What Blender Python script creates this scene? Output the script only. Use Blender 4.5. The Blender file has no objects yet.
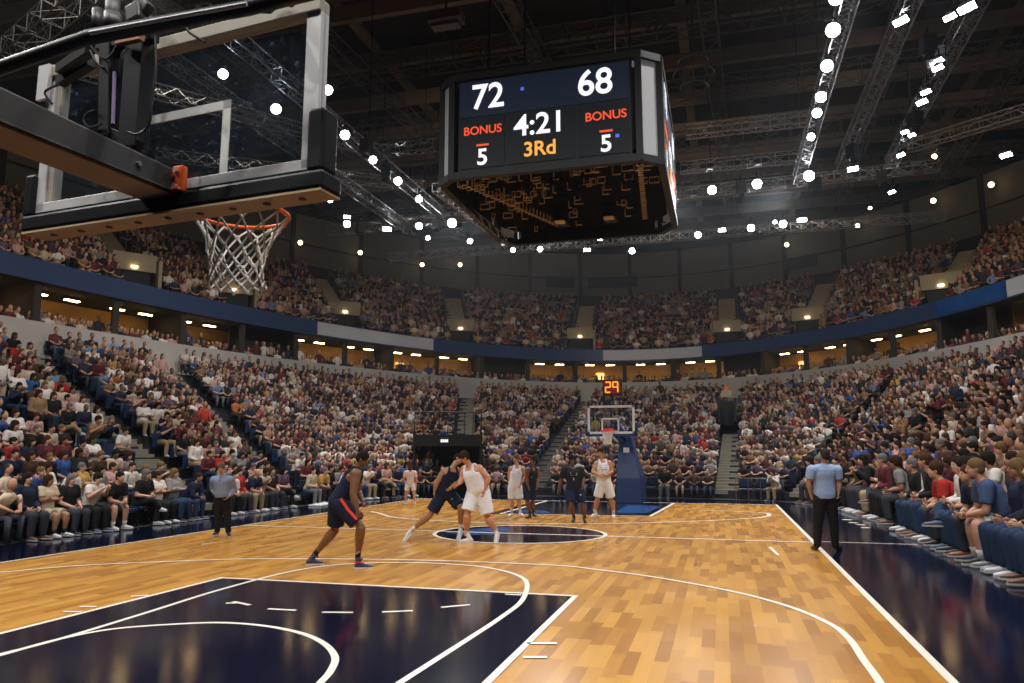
import bpy, bmesh, math, random
import numpy as np
from math import sin, cos, pi, radians, sqrt, atan2
from mathutils import Vector, Matrix

S = bpy.context.scene
COL = S.collection
rnd = random.Random(11)

# ------------------------------------------------------------------ camera
F, H = 750.0, 2.05
PITCH, YAW = radians(8.38), radians(15.5)
cam_data = bpy.data.cameras.new('camera')
cam_data.sensor_width = 36
cam_data.lens = F / 1024 * 36
cam_data.clip_start = 0.05
cam_data.clip_end = 400
cam = bpy.data.objects.new('camera', cam_data)
COL.objects.link(cam)
cam.location = (0, 0, H)
cam.rotation_euler = (pi / 2 + PITCH, 0, YAW)
S.camera = cam
cam_data.dof.use_dof = True
cam_data.dof.focus_distance = 7.0
cam_data.dof.aperture_fstop = 5.6

# ------------------------------------------------------------------ world and exposure
W = bpy.data.worlds.new('arena_air')
S.world = W
W.use_nodes = True
W.node_tree.nodes['Background'].inputs[0].default_value = (0.55, 0.65, 0.9, 1)
W.node_tree.nodes['Background'].inputs[1].default_value = 0.012
_vs = W.node_tree.nodes.new('ShaderNodeVolumeScatter'); _vs.inputs['Color'].default_value = (0.8, 0.88, 1, 1); _vs.inputs['Density'].default_value = 0.0005; _vs.inputs['Anisotropy'].default_value = 0.75
W.node_tree.links.new(_vs.outputs[0], W.node_tree.nodes['World Output'].inputs['Volume'])
S.view_settings.view_transform = 'Standard'
S.view_settings.look = 'None'
S.view_settings.gamma = 1
S.view_settings.use_curve_mapping = False
S.view_settings.exposure = 0.0
S.cycles.use_denoising = True
S.cycles.max_bounces = 6
S.cycles.diffuse_bounces = 3
S.cycles.glossy_bounces = 3
S.cycles.transparent_max_bounces = 12
S.cycles.sample_clamp_indirect = 4
S.cycles.caustics_reflective = False
S.cycles.caustics_refractive = False

def lamp(name, loc, aim, power, size=0.3, angle=70, blend=0.6, color=(1, 0.97, 0.93), parent=None):
    d = bpy.data.lights.new(name, 'SPOT')
    d.energy = power; d.shadow_soft_size = size; d.spot_size = radians(angle); d.spot_blend = blend; d.color = color
    o = bpy.data.objects.new(name, d); COL.objects.link(o)
    o.location = loc
    o.rotation_euler = (Vector(aim) - Vector(loc)).to_track_quat('-Z', 'Y').to_euler()
    return o

# rig of court floods (the ones overhead and behind the frame included), warm white LED floods
LP = 2900
rig = []
for yy in (-2, 4, 10, 16, 22, 28, 34):
    rig.append(((4.3, yy, 15.6), (-2.5, yy + 1, 0)))
    rig.append(((-15.7, yy, 15.6), (-9, yy + 1, 0)))
for xx in (-14, -9, -2, 3):
    rig.append(((xx, 39.5, 15.4), (xx * .7 - 1.5, 25, 0)))
    rig.append(((xx, -4, 15.4), (xx * .7 - 1.5, 9, 0)))
for i, (p, a) in enumerate(rig):
    lamp('court_flood_beam', p, a, LP, 0.25, 80, 0.7)
# fill lamps added to brighten the stands, at truss height without fixtures
for p, a, e in [((-12, 8, 15.3), (-22, 16, 3), 3300), ((-12, 18, 15.3), (-23, 24, 3), 3300), ((-12, 27, 15.3), (-22, 36, 3), 3300),
             ((-9, 33, 15.3), (-14, 48, 3), 2400), ((-2, 33, 15.3), (-3, 48, 3), 2400), ((4, 33, 15.3), (7, 46, 3), 2400),
             ((1, 10, 15.3), (9, 18, 2), 3000), ((1, 18, 15.3), (10, 26, 2), 3000), ((1, 26, 15.3), (11, 34, 3), 3000)]:
    lamp('stand_fill_beam', p, a, e * 1.12, 0.4, 95, 0.9)
# dim warm fill lamps added to light the upper tier
for p, a in [((-16, 22, 21), (-36, 30, 13)), ((-12, 36, 21), (-24, 62, 13)), ((-4, 40, 21), (-4, 72, 13)), ((6, 36, 21), (14, 62, 13)), ((8, 26, 21), (26, 42, 13))]:
    lamp('upper_tier_fill_beam', p, a, 1900, 0.6, 100, 0.9, (1, 0.8, 0.58))

# ------------------------------------------------------------------ pixel rays
_f = np.array([-sin(YAW) * cos(PITCH), cos(YAW) * cos(PITCH), sin(PITCH)])
_r = np.array([cos(YAW), sin(YAW), 0.0])
_u = np.cross(_r, _f)
CAM = np.array([0, 0, H])
def ray(px, py): return _f + (px - 512) / F * _r + (341.5 - py) / F * _u
def atz(px, py, z):
    d = ray(px, py); return Vector(CAM + d * (z - H) / d[2])
def atd(px, py, d): return Vector(CAM + ray(px, py) * d)
def onplane(px, py, P, N):
    d = Vector(ray(px, py)); c = Vector(CAM)
    return c + d * ((P - c).dot(N) / d.dot(N))
def proj(P):
    v = np.array(P) - CAM; d = v @ _f
    return 512 + F * (v @ _r) / d, 341.5 - F * (v @ _u) / d, d

# ------------------------------------------------------------------ materials
def mat(name, col, rough=0.6, metal=0.0, spec=0.5, emit=None, es=0.0, noise=0.0, nscale=8.0, coat=0.0, alpha=None):
    m = bpy.data.materials.new(name); m.use_nodes = True
    nt = m.node_tree; b = nt.nodes['Principled BSDF']
    b.inputs['Base Color'].default_value = (*col, 1)
    b.inputs['Roughness'].default_value = rough
    b.inputs['Metallic'].default_value = metal
    b.inputs['Specular IOR Level'].default_value = spec
    b.inputs['Coat Weight'].default_value = coat
    b.inputs['Coat Roughness'].default_value = 0.08
    if emit is not None:
        b.inputs['Emission Color'].default_value = (*emit, 1); b.inputs['Emission Strength'].default_value = es
    if noise:
        tc = nt.nodes.new('ShaderNodeTexCoord'); n = nt.nodes.new('ShaderNodeTexNoise')
        n.inputs['Scale'].default_value = nscale; n.inputs['Detail'].default_value = 4
        nt.links.new(tc.outputs['Object'], n.inputs['Vector'])
        mx = nt.nodes.new('ShaderNodeMix'); mx.data_type = 'RGBA'
        mx.inputs[6].default_value = (*[max(0, c * (1 - noise)) for c in col], 1)
        mx.inputs[7].default_value = (*[min(1, c * (1 + noise)) for c in col], 1)
        nt.links.new(n.outputs['Fac'], mx.inputs[0]); nt.links.new(mx.outputs[2], b.inputs['Base Color'])
    return m

def mat_objcol(name, rough=0.8, spec=0.3, noise=0.12, scale=14):
    """cloth / skin / hair whose colour is the object's own colour"""
    m = bpy.data.materials.new(name); m.use_nodes = True
    nt = m.node_tree; b = nt.nodes['Principled BSDF']
    b.inputs['Roughness'].default_value = rough; b.inputs['Specular IOR Level'].default_value = spec
    oi = nt.nodes.new('ShaderNodeObjectInfo'); tc = nt.nodes.new('ShaderNodeTexCoord'); n = nt.nodes.new('ShaderNodeTexNoise')
    n.inputs['Scale'].default_value = scale; n.inputs['Detail'].default_value = 3
    nt.links.new(tc.outputs['Object'], n.inputs['Vector'])
    mp = nt.nodes.new('ShaderNodeMapRange'); mp.inputs['To Min'].default_value = 1 - noise; mp.inputs['To Max'].default_value = 1 + noise
    nt.links.new(n.outputs['Fac'], mp.inputs['Value'])
    vm = nt.nodes.new('ShaderNodeVectorMath'); vm.operation = 'SCALE'
    nt.links.new(oi.outputs['Color'], vm.inputs[0]); nt.links.new(mp.outputs['Result'], vm.inputs['Scale'])
    nt.links.new(vm.outputs['Vector'], b.inputs['Base Color'])
    return m

M = {}
M['navy_floor'] = mat('navy_floor_paint', (0.0022, 0.0038, 0.016), 0.12, noise=0.25, nscale=1.2, spec=0.32)
M['white_line'] = mat('white_line_paint', (0.78, 0.74, 0.66), 0.3)
M['blue_logo'] = mat('blue_logo_paint', (0.012, 0.07, 0.24), 0.2, noise=0.3, nscale=1.5)
M['concrete'] = mat('concrete', (0.13, 0.125, 0.115), 0.9, noise=0.2, nscale=2)
M['riser'] = mat('dark_riser', (0.018, 0.02, 0.028), 0.85, noise=0.3, nscale=2)
M['step'] = mat('pale_step_concrete', (0.22, 0.2, 0.16), 0.9, noise=0.2, nscale=2)
M['cream'] = mat('cream_wall_paint', (0.34, 0.29, 0.2), 0.85, noise=0.12, nscale=1)
M['white_wall'] = mat('pale_grey_wall', (0.44, 0.42, 0.40), 0.7, noise=0.15, nscale=0.6)
M['fascia'] = mat('navy_fascia', (0.016, 0.034, 0.085), 0.4, noise=0.25, nscale=0.4, emit=(0.03, 0.08, 0.25), es=0.05)
M['banner'] = mat('pale_banner', (0.42, 0.42, 0.43), 0.6, emit=(.8, .85, 1), es=0.03)
M['suite'] = mat('ochre_suite_wall', (0.72, 0.42, 0.13), 0.8, noise=0.35, nscale=0.8)
M['suite_floor'] = mat('dark_suite_floor', (0.03, 0.025, 0.02), 0.9)
M['black'] = mat('black_steel', (0.006, 0.006, 0.007), 0.5, metal=0.0, noise=0.2, spec=.3)
M['void_black'] = mat('matt_black_deck', (0.0025, 0.0025, 0.003), 0.9, spec=.05)
M['black_pad'] = mat('black_vinyl', (0.007, 0.007, 0.009), 0.4, spec=0.35)
M['truss'] = mat('truss_aluminium', (0.32, 0.32, 0.33), 0.35, metal=0.8)
M['truss_dark'] = mat('dark_truss_steel', (0.10, 0.09, 0.08), 0.5, metal=0.5)
M['beam'] = mat('brown_roof_steel', (0.19, 0.135, 0.09), 0.7, noise=0.3, nscale=1)
M['deck'] = mat('dark_roof_deck', (0.018, 0.015, 0.013), 0.9, noise=0.4, nscale=0.6)
M['upper_wall'] = mat('upper_wall_panel', (0.13, 0.12, 0.10), 0.85, noise=0.3, nscale=0.35)
M['lens'] = mat('lit_lens', (1, 1, 1), 0.3, emit=(0.93, 0.96, 1.0), es=38)
M['lens_warm'] = mat('lit_warm_lens', (1, .9, .7), 0.3, emit=(1.0, 0.72, 0.38), es=9)
M['tube_warm'] = mat('lit_warm_ceiling_panel', (1, .9, .7), 0.3, emit=(1.0, 0.66, 0.28), es=20)
M['panel_warm'] = mat('warm_concourse_panel', (1, .8, .4), 0.5, emit=(1.0, 0.58, 0.2), es=1.6)
M['alu'] = mat('brushed_aluminium', (0.62, 0.61, 0.62), 0.4, metal=0.25)
M['frame_cream'] = mat('worn_cream_frame', (0.36, 0.33, 0.27), 0.55, metal=0.2, noise=0.15, nscale=6)
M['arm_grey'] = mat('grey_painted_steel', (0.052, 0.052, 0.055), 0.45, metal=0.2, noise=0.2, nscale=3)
M['arm_bounce_tan'] = mat('arm_bounce_light_paint', (0.40, 0.29, 0.19), 0.6, noise=0.2, nscale=3)  # tan bounce from the court put into the arm underside's colour
M['pad_bounce_tan'] = mat('pad_bounce_light_paint', (0.50, 0.37, 0.23), 0.6, noise=0.15, nscale=4)  # tan is light from below, painted onto the pad's underside
M['orange'] = mat('orange_powder_coat', (0.75, 0.12, 0.018), 0.35, metal=0.1)
M['net'] = mat('white_net_cord', (0.72, 0.68, 0.6), 0.8)
M['target'] = mat('target_square_paint', (0.62, 0.62, 0.6), 0.5)
M['blue_pad'] = mat('royal_blue_vinyl', (0.005, 0.028, 0.115), 0.4)
M['seat_blue'] = mat('blue_seat_vinyl', (0.008, 0.025, 0.075), 0.5)
M['led_white'] = mat('white_led_digits', (0, 0, 0), 0.5, emit=(0.92, 0.94, 1), es=1.15)
M['led_red'] = mat('red_led_text', (0, 0, 0), 0.5, emit=(1, 0.09, 0.02), es=0.95)
M['led_amber'] = mat('amber_led_text', (0, 0, 0), 0.5, emit=(1, 0.42, 0.05), es=1.1)
M['led_blue'] = mat('blue_led_mark', (0, 0, 0), 0.5, emit=(0.1, 0.2, 1), es=0.7)
M['led_green'] = mat('green_led_mark', (0, 0, 0), 0.5, emit=(0.1, 0.7, 0.3), es=0.3)
M['screen'] = mat('dark_led_screen', (0.002, 0.0025, 0.003), 0.4, spec=.15, emit=(0.02, 0.035, 0.06), es=0.09)
M['screen_navy'] = mat('navy_led_screen', (0.003, 0.004, 0.006), 0.4, spec=.15, emit=(0.02, 0.04, 0.09), es=0.22)
M['bezel'] = mat('dark_scoreboard_housing', (0.012, 0.013, 0.016), 0.5, spec=.25)
M['panel_grey'] = mat('grey_corner_panel', (0.33, 0.34, 0.36), 0.5, emit=(.6, .65, .7), es=0.05)
M['rig_tan'] = mat('tan_lit_brackets', (0.55, 0.42, 0.24), 0.5, metal=0.3)  # tan light on the brackets put into their colour
M['skin'] = mat_objcol('skin', 0.5, 0.4, 0.06)
M['cloth'] = mat_objcol('cloth', 0.85, 0.2, 0.15)
M['hair'] = mat_objcol('hair', 0.9, 0.08, 0.3, 40)
M['leather'] = mat_objcol('shoe_material', 0.45, 0.5, 0.1)
M['eye'] = mat('dark_eye', (0.02, 0.012, 0.01), 0.2)
M['lip'] = mat('lip', (0.32, 0.11, 0.08), 0.5)

def glass_mat():
    m = bpy.data.materials.new('backboard_glass'); m.use_nodes = True
    nt = m.node_tree; nt.nodes.clear()
    out = nt.nodes.new('ShaderNodeOutputMaterial'); tr = nt.nodes.new('ShaderNodeBsdfTransparent'); gl = nt.nodes.new('ShaderNodeBsdfGlossy')
    df = nt.nodes.new('ShaderNodeBsdfDiffuse'); df.inputs[0].default_value = (0.35, 0.45, 0.6, 1)
    tr.inputs[0].default_value = (0.78, 0.84, 0.9, 1); gl.inputs['Roughness'].default_value = 0.02
    lw = nt.nodes.new('ShaderNodeLayerWeight'); lw.inputs[0].default_value = 0.25
    mx = nt.nodes.new('ShaderNodeMixShader'); mx2 = nt.nodes.new('ShaderNodeMixShader')
    n = nt.nodes.new('ShaderNodeTexNoise'); n.inputs['Scale'].default_value = 34; n.inputs['Detail'].default_value = 6
    rp = nt.nodes.new('ShaderNodeValToRGB'); rp.color_ramp.elements[0].position = 0.62; rp.color_ramp.elements[1].position = 0.8
    rp.color_ramp.elements[0].color = (0.012, 0.012, 0.012, 1); rp.color_ramp.elements[1].color = (0.3, 0.3, 0.3, 1)
    tc = nt.nodes.new('ShaderNodeTexCoord')
    nt.links.new(tc.outputs['Object'], n.inputs['Vector']); nt.links.new(n.outputs['Fac'], rp.inputs[0])
    mp = nt.nodes.new('ShaderNodeMath'); mp.operation = 'MULTIPLY'; mp.inputs[1].default_value = 0.35
    nt.links.new(lw.outputs['Facing'], mp.inputs[0])
    nt.links.new(mp.outputs[0], mx.inputs[0]); nt.links.new(tr.outputs[0], mx.inputs[1]); nt.links.new(gl.outputs[0], mx.inputs[2])
    nt.links.new(rp.outputs[0], mx2.inputs[0]); nt.links.new(mx.outputs[0], mx2.inputs[1]); nt.links.new(df.outputs[0], mx2.inputs[2])
    nt.links.new(mx2.outputs[0], out.inputs[0])
    return m
M['glass'] = glass_mat()

def wood_mat():
    m = bpy.data.materials.new('maple_parquet'); m.use_nodes = True
    nt = m.node_tree; b = nt.nodes['Principled BSDF']; L = nt.links.new
    tc = nt.nodes.new('ShaderNodeTexCoord')
    def MN(op, a, b=None):
        n = nt.nodes.new('ShaderNodeMath'); n.operation = op
        for k, v in enumerate((a, b)):
            if v is None: continue
            if isinstance(v, (int, float)): n.inputs[k].default_value = v
            else: L(v, n.inputs[k])
        return n.outputs[0]
    sx = nt.nodes.new('ShaderNodeSeparateXYZ'); L(tc.outputs['Object'], sx.inputs[0])
    row = MN('FLOOR', MN('DIVIDE', MN('ADD', sx.outputs['X'], 50.031), 0.145))
    w1 = nt.nodes.new('ShaderNodeTexWhiteNoise'); w1.noise_dimensions = '1D'; L(row, w1.inputs['W'])
    idx = MN('FLOOR', MN('DIVIDE', MN('ADD', MN('ADD', sx.outputs['Y'], 50.0), MN('MULTIPLY', w1.outputs['Value'], 3.0)), 0.85))
    cb = nt.nodes.new('ShaderNodeCombineXYZ'); L(row, cb.inputs[0]); L(idx, cb.inputs[1])
    w2 = nt.nodes.new('ShaderNodeTexWhiteNoise'); w2.noise_dimensions = '2D'; L(cb.outputs[0], w2.inputs['Vector'])
    rp = nt.nodes.new('ShaderNodeValToRGB')
    e = rp.color_ramp.elements
    e[0].position = 0.0; e[0].color = (0.30, 0.125, 0.023, 1)
    e[1].position = 1.0; e[1].color = (0.61, 0.315, 0.062, 1)
    x = rp.color_ramp.elements.new(0.5); x.color = (0.44, 0.205, 0.038, 1)
    n2 = nt.nodes.new('ShaderNodeTexNoise'); n2.inputs['Scale'].default_value = 1.0; n2.inputs['Detail'].default_value = 2
    mp2 = nt.nodes.new('ShaderNodeMapping'); mp2.inputs['Scale'].default_value = (14, 1.2, 1)
    L(tc.outputs['Object'], mp2.inputs['Vector']); L(mp2.outputs[0], n2.inputs['Vector'])
    add = nt.nodes.new('ShaderNodeMath'); add.operation = 'MULTIPLY_ADD'; add.inputs[1].default_value = 0.25
    L(n2.outputs['Fac'], add.inputs[0]); 
    sc = nt.nodes.new('ShaderNodeMath'); sc.operation = 'MULTIPLY'; sc.inputs[1].default_value = 0.78
    L(w2.outputs['Value'], sc.inputs[0]); L(sc.outputs[0], add.inputs[2])
    L(add.outputs[0], rp.inputs[0]); L(rp.outputs[0], b.inputs['Base Color'])
    n3 = nt.nodes.new('ShaderNodeTexNoise'); n3.inputs['Scale'].default_value = 0.8; n3.inputs['Detail'].default_value = 5
    L(tc.outputs['Object'], n3.inputs['Vector'])
    r = nt.nodes.new('ShaderNodeMapRange'); r.inputs['To Min'].default_value = 0.16; r.inputs['To Max'].default_value = 0.32
    L(n3.outputs['Fac'], r.inputs['Value']); L(r.outputs[0], b.inputs['Roughness'])
    b.inputs['Specular IOR Level'].default_value = 0.3
    return m
M['wood'] = wood_mat()

# ------------------------------------------------------------------ mesh builder
class MB:
    def __init__(s): s.v = []; s.f = []
    def add(s, vs, fs):
        k = len(s.v); s.v += [tuple(v) for v in vs]; s.f += [tuple(i + k for i in f) for f in fs]
    def box(s, c, sz, rot=None):
        c = Vector(c); h = Vector(sz) / 2
        vs = []
        for x in (-1, 1):
            for y in (-1, 1):
                for z in (-1, 1):
                    v = Vector((x * h.x, y * h.y, z * h.z))
                    if rot is not None: v = rot @ v
                    vs.append(c + v)
        s.add(vs, [(0, 1, 3, 2), (4, 6, 7, 5), (0, 4, 5, 1), (2, 3, 7, 6), (0, 2, 6, 4), (1, 5, 7, 3)])
    def frame(s, p, q, up=(0, 0, 1)):
        p, q = Vector(p), Vector(q); d = (q - p); L = d.length; d.normalize()
        u = Vector(up)
        if abs(d.dot(u)) > 0.98: u = Vector((1, 0, 0))
        a = d.cross(u).normalized(); b = a.cross(d).normalized()
        return p, q, d, a, b, L
    def bar(s, p, q, w, h=None, up=(0, 0, 1)):
        h = h or w
        p, q, d, a, b, L = s.frame(p, q, up)
        vs = [e + a * (i * w / 2) + b * (j * h / 2) for e in (p, q) for i, j in ((-1, -1), (1, -1), (1, 1), (-1, 1))]
        s.add(vs, [(3, 2, 1, 0), (4, 5, 6, 7), (0, 1, 5, 4), (1, 2, 6, 5), (2, 3, 7, 6), (3, 0, 4, 7)])
    def tube(s, pts, r, n=8, caps=True, closed=False):
        pts = [Vector(p) for p in pts]; m = len(pts)
        rs = r if isinstance(r, (list, tuple)) else [r] * m
        vs = []; ref = None
        for i, p in enumerate(pts):
            if closed: d = pts[(i + 1) % m] - pts[i - 1]
            else: d = pts[min(i + 1, m - 1)] - pts[max(i - 1, 0)]
            d.normalize()
            if ref is None: ref = Vector((0, 0, 1)) if abs(d.z) < 0.9 else Vector((1, 0, 0))
            a = d.cross(ref).normalized(); b = a.cross(d).normalized(); ref = b
            for k in range(n):
                t = 2 * pi * k / n
                vs.append(p + a * (cos(t) * rs[i]) + b * (sin(t) * rs[i]))
        fs = []
        for i in range(m if closed else m - 1):
            j = (i + 1) % m
            for k in range(n):
                fs.append((i * n + k, j * n + k, j * n + (k + 1) % n, i * n + (k + 1) % n))
        if caps and not closed:
            fs.append(tuple(range(n))); fs.append(tuple((m - 1) * n + k for k in reversed(range(n))))
        s.add(vs, fs)
    def loft(s, rings, n=16, p=2.0):
        """rings: (centre, axis_u, half_u, axis_v, half_v)"""
        vs = []
        for c, au, hu, av, hv in rings:
            c, au, av = Vector(c), Vector(au), Vector(av)
            for k in range(n):
                t = 2 * pi * k / n
                cu = math.copysign(abs(cos(t)) ** (2 / p), cos(t)); sv = math.copysign(abs(sin(t)) ** (2 / p), sin(t))
                vs.append(c + au * (cu * hu) + av * (sv * hv))
        m = len(rings); fs = []
        for i in range(m - 1):
            for k in range(n):
                fs.append((i * n + k, i * n + (k + 1) % n, (i + 1) * n + (k + 1) % n, (i + 1) * n + k))
        fs.append(tuple(reversed(range(n)))); fs.append(tuple((m - 1) * n + k for k in range(n)))
        s.add(vs, fs)
    def ell(s, c, r, rot=None, n=12, m=8):
        c = Vector(c); vs = []; fs = []
        def P(v):
            v = Vector((v[0] * r[0], v[1] * r[1], v[2] * r[2]))
            return c + (rot @ v if rot is not None else v)
        vs.append(P((0, 0, 1)))
        for i in range(1, m):
            a = pi * i / m
            for k in range(n): t = 2 * pi * k / n; vs.append(P((sin(a) * cos(t), sin(a) * sin(t), cos(a))))
        vs.append(P((0, 0, -1)))
        for k in range(n): fs.append((0, 1 + k, 1 + (k + 1) % n))
        for i in range(m - 2):
            for k in range(n): fs.append((1 + i * n + k, 1 + (i + 1) * n + k, 1 + (i + 1) * n + (k + 1) % n, 1 + i * n + (k + 1) % n))
        e = len(vs) - 1
        for k in range(n): fs.append((e, 1 + (m - 2) * n + (k + 1) % n, 1 + (m - 2) * n + k))
        s.add(vs, fs)
    def prism(s, pts, z0, z1, pts1=None):
        n = len(pts); pts1 = pts1 or pts
        s.add([(p[0], p[1], z0) for p in pts] + [(p[0], p[1], z1) for p in pts1],
              [tuple(reversed(range(n))), tuple(range(n, 2 * n))] + [(i, (i + 1) % n, n + (i + 1) % n, n + i) for i in range(n)])
    def ribbon(s, pts, w, z=0.0, closed=False, h=0.0):
        pts = [Vector((p[0], p[1], 0)) for p in pts]; m = len(pts); vs = []
        for i in range(m):
            if closed: d = pts[(i + 1) % m] - pts[i - 1]
            else: d = pts[min(i + 1, m - 1)] - pts[max(i - 1, 0)]
            d.normalize(); nn = Vector((-d.y, d.x, 0))
            vs += [pts[i] + nn * w / 2 + Vector((0, 0, z)), pts[i] - nn * w / 2 + Vector((0, 0, z))]
        fs = []
        for i in range(m if closed else m - 1):
            j = (i + 1) % m; fs.append((2 * i, 2 * i + 1, 2 * j + 1, 2 * j))
        s.add(vs, fs)
    def obj(s, name, m, parent=None, smooth=False, origin=None, bevel=0.0):
        me = bpy.data.meshes.new(name)
        vs = s.v
        if origin is not None:
            o0 = Vector(origin); vs = [tuple(Vector(v) - o0) for v in vs]
        me.from_pydata(vs, [], s.f); me.validate(); me.update()
        ms = m if isinstance(m, (list, tuple)) else [m]
        for q in ms: me.materials.append(q)
        if smooth: me.polygons.foreach_set('use_smooth', [True] * len(me.polygons))
        o = bpy.data.objects.new(name, me); COL.objects.link(o)
        if origin is not None: o.location = origin
        if bevel:
            b = o.modifiers.new('bevel', 'BEVEL'); b.width = bevel; b.segments = 2; b.limit_method = 'ANGLE'
        if parent is not None:
            o.parent = parent
            if origin is None: pass
            o.matrix_parent_inverse = parent_matrix(parent).inverted()
        return o

def parent_matrix(o):
    m = o.matrix_basis.copy()
    if o.parent is not None: m = parent_matrix(o.parent) @ o.matrix_parent_inverse @ m
    return m

def tag(o, label=None, cat=None, group=None, kind=None):
    if label: o['label'] = label
    if cat: o['category'] = cat
    if group: o['group'] = group
    if kind: o['kind'] = kind
    return o
def empty(name, loc, rz=0):
    o = bpy.data.objects.new(name, None); COL.objects.link(o); o.location = loc; o.rotation_euler = (0, 0, rz)
    o.empty_display_size = 0.2
    return o
def struct(o): o['kind'] = 'structure'; return o
def copy_tree(o, parent=None):
    c = o.copy(); COL.objects.link(c)
    if parent is not None: c.parent = parent
    for ch in o.children: copy_tree(ch, c)
    return c

# ------------------------------------------------------------------ the court floor
m = MB(); m.box((-5.75, 18, -0.05), (24, 60, 0.1)); fl = struct(m.obj('floor', M['navy_floor']))
fl['label'] = 'glossy navy painted apron floor around the court'
m = MB(); m.box((-5.55, 17.6, 0.0), (14.95, 27.8, 0.02)); o = struct(m.obj('floor_court_wood', M['wood'])); o['label'] = 'light maple plank basketball court floor'
def flat(name, pts, mt, z, label):
    m = MB(); m.add([(p[0], p[1], z) for p in pts], [tuple(range(len(pts)))])
    o = struct(m.obj(name, mt)); o['label'] = label; return o
Z1, Z2, Z3 = 0.014, 0.018, 0.022
flat('floor_key_paint_near', [(-7.95, 3.7), (-2.1, 3.7), (-2.1, 10.95), (-7.95, 10.95)], M['navy_floor'], Z1, 'navy painted free throw lane in the foreground')
flat('floor_key_paint_far', [(-7.6, 24.4), (-2.2, 24.9), (-1.95, 31.45), (-7.6, 31.45)], M['navy_floor'], Z1, 'navy painted lane under the far basket')
circ = [(-5.0 + 2.15 * cos(t * pi / 32), 18.75 + 2.05 * sin(t * pi / 32)) for t in range(64)]
flat('floor_centre_circle_paint', circ, M['navy_floor'], Z1, 'navy painted centre circle')
flat('floor_centre_logo_paint', [(-6.9, 18.4), (-6.6, 19.5), (-5.9, 20.1), (-5.3, 20.4), (-5.7, 19.9), (-5.35, 19.3), (-6.0, 18.9), (-5.3, 18.4), (-6.2, 18.1)], M['blue_logo'], Z1 + .0015, 'bright blue shape painted in the centre circle')
flat('floor_far_logo_paint', [(-6.9, 25.2), (-5.6, 25.0), (-6.0, 26.2), (-7.1, 26.6)], M['blue_logo'], Z1 + .0015, 'bright blue shape painted at the far lane')
flat('floor_far_lane_panel', [(-3.6, 26.0), (-2.5, 26.2), (-2.3, 29.6), (-3.6, 29.8)], M['blue_logo'], Z1 + .0015, 'blue panel painted beside the far basket')
def smooth_pts(P, n=10):
    out = []
    for i in range(len(P) - 1):
        p0 = Vector(P[max(i - 1, 0)]); p1 = Vector(P[i]); p2 = Vector(P[i + 1]); p3 = Vector(P[min(i + 2, len(P) - 1)])
        for k in range(n):
            t = k / n
            out.append(0.5 * ((2 * p1) + (-p0 + p2) * t + (2 * p0 - 5 * p1 + 4 * p2 - p3) * t * t + (-p0 + 3 * p1 - 3 * p2 + p3) * t ** 3))
    out.append(Vector(P[-1])); return out
_ln = [0]
def line(name, pts, w, label, px=False, sm=False, closed=False, z=Z2):
    if px: pts = [atz(a, b, 0)[:] for a, b in pts]
    pts = [(p[0], p[1], 0) for p in pts]
    if sm: pts = smooth_pts(pts)
    _ln[0] += 1
    m = MB(); m.ribbon(pts, w, z + 0.0003 * (_ln[0] % 9), closed)
    o = struct(m.obj(name, M['white_line'])); o['label'] = label; return o
line('floor_line_sideline_right', [(1.9, 3.7), (1.95, 31.5)], 0.09, 'white right sideline')
line('floor_line_sideline_left', [(-13.0, 3.7), (-13.0, 31.5)], 0.07, 'white left sideline')
line('floor_line_baseline', [(-13.0, 31.5), (1.99, 31.5)], 0.14, 'white far baseline')
line('floor_line_midcourt', [(-13.0, 18.75), (1.95, 18.75)], 0.11, 'white halfway line')
line('floor_line_centre_circle', circ, 0.1, 'white ring of the centre circle', closed=True)
line('floor_line_lane_right', [(-2.1, 3.7), (-2.1, 10.99)], 0.08, 'white right edge of the near lane')
line('floor_line_lane_left', [(-7.95, 3.7), (-7.95, 10.99)], 0.08, 'white left edge of the near lane')
line('floor_line_free_throw', [(-7.99, 10.95), (-2.06, 10.95)], 0.08, 'white free throw line of the near lane')
line('floor_line_far_lane', [(-7.2, 31.4), (-7.2, 24.5), (-2.3, 24.9), (-1.95, 31.4)], 0.13, 'white outline of the far lane')
line('floor_line_lane_arc', [(0, 656), (58, 641), (140, 616), (223, 590), (293, 572), (345, 565), (410, 563.5), (465, 566), (498, 570.5), (519, 577), (527, 585), (522, 601.6), (502, 618), (469, 640), (404, 682), (360, 712)], 0.075, 'white arc crossing the near free throw line', px=True, sm=True)
line('floor_line_inner_arc', [(-30, 664), (0, 657), (58, 641), (117, 630), (199, 624.5), (240, 625), (275, 629), (305, 636), (325, 646), (335, 659), (331, 672), (322, 683), (300, 705)], 0.075, 'white restricted area arc in the foreground', px=True, sm=True)
line('floor_line_three_point_near', [(0, 573.4), (88, 566), (220, 560.5), (300, 559.7), (420, 561), (551, 566), (600, 571), (653.5, 578), (730, 592), (786.6, 607), (827.5, 624), (848, 639), (864, 662), (879, 683), (900, 720)], 0.08, 'long white three point line', px=True, sm=True)
line('floor_line_three_point_far', [(371, 512), (380, 514), (392, 517.5), (425, 520.5), (480, 523), (560, 524.5), (640, 523.5), (700, 521.5), (750, 519), (766, 517), (769, 515), (760, 513), (700, 510.5)], 0.13, 'white three point line of the far half', px=True, sm=True)
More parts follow.
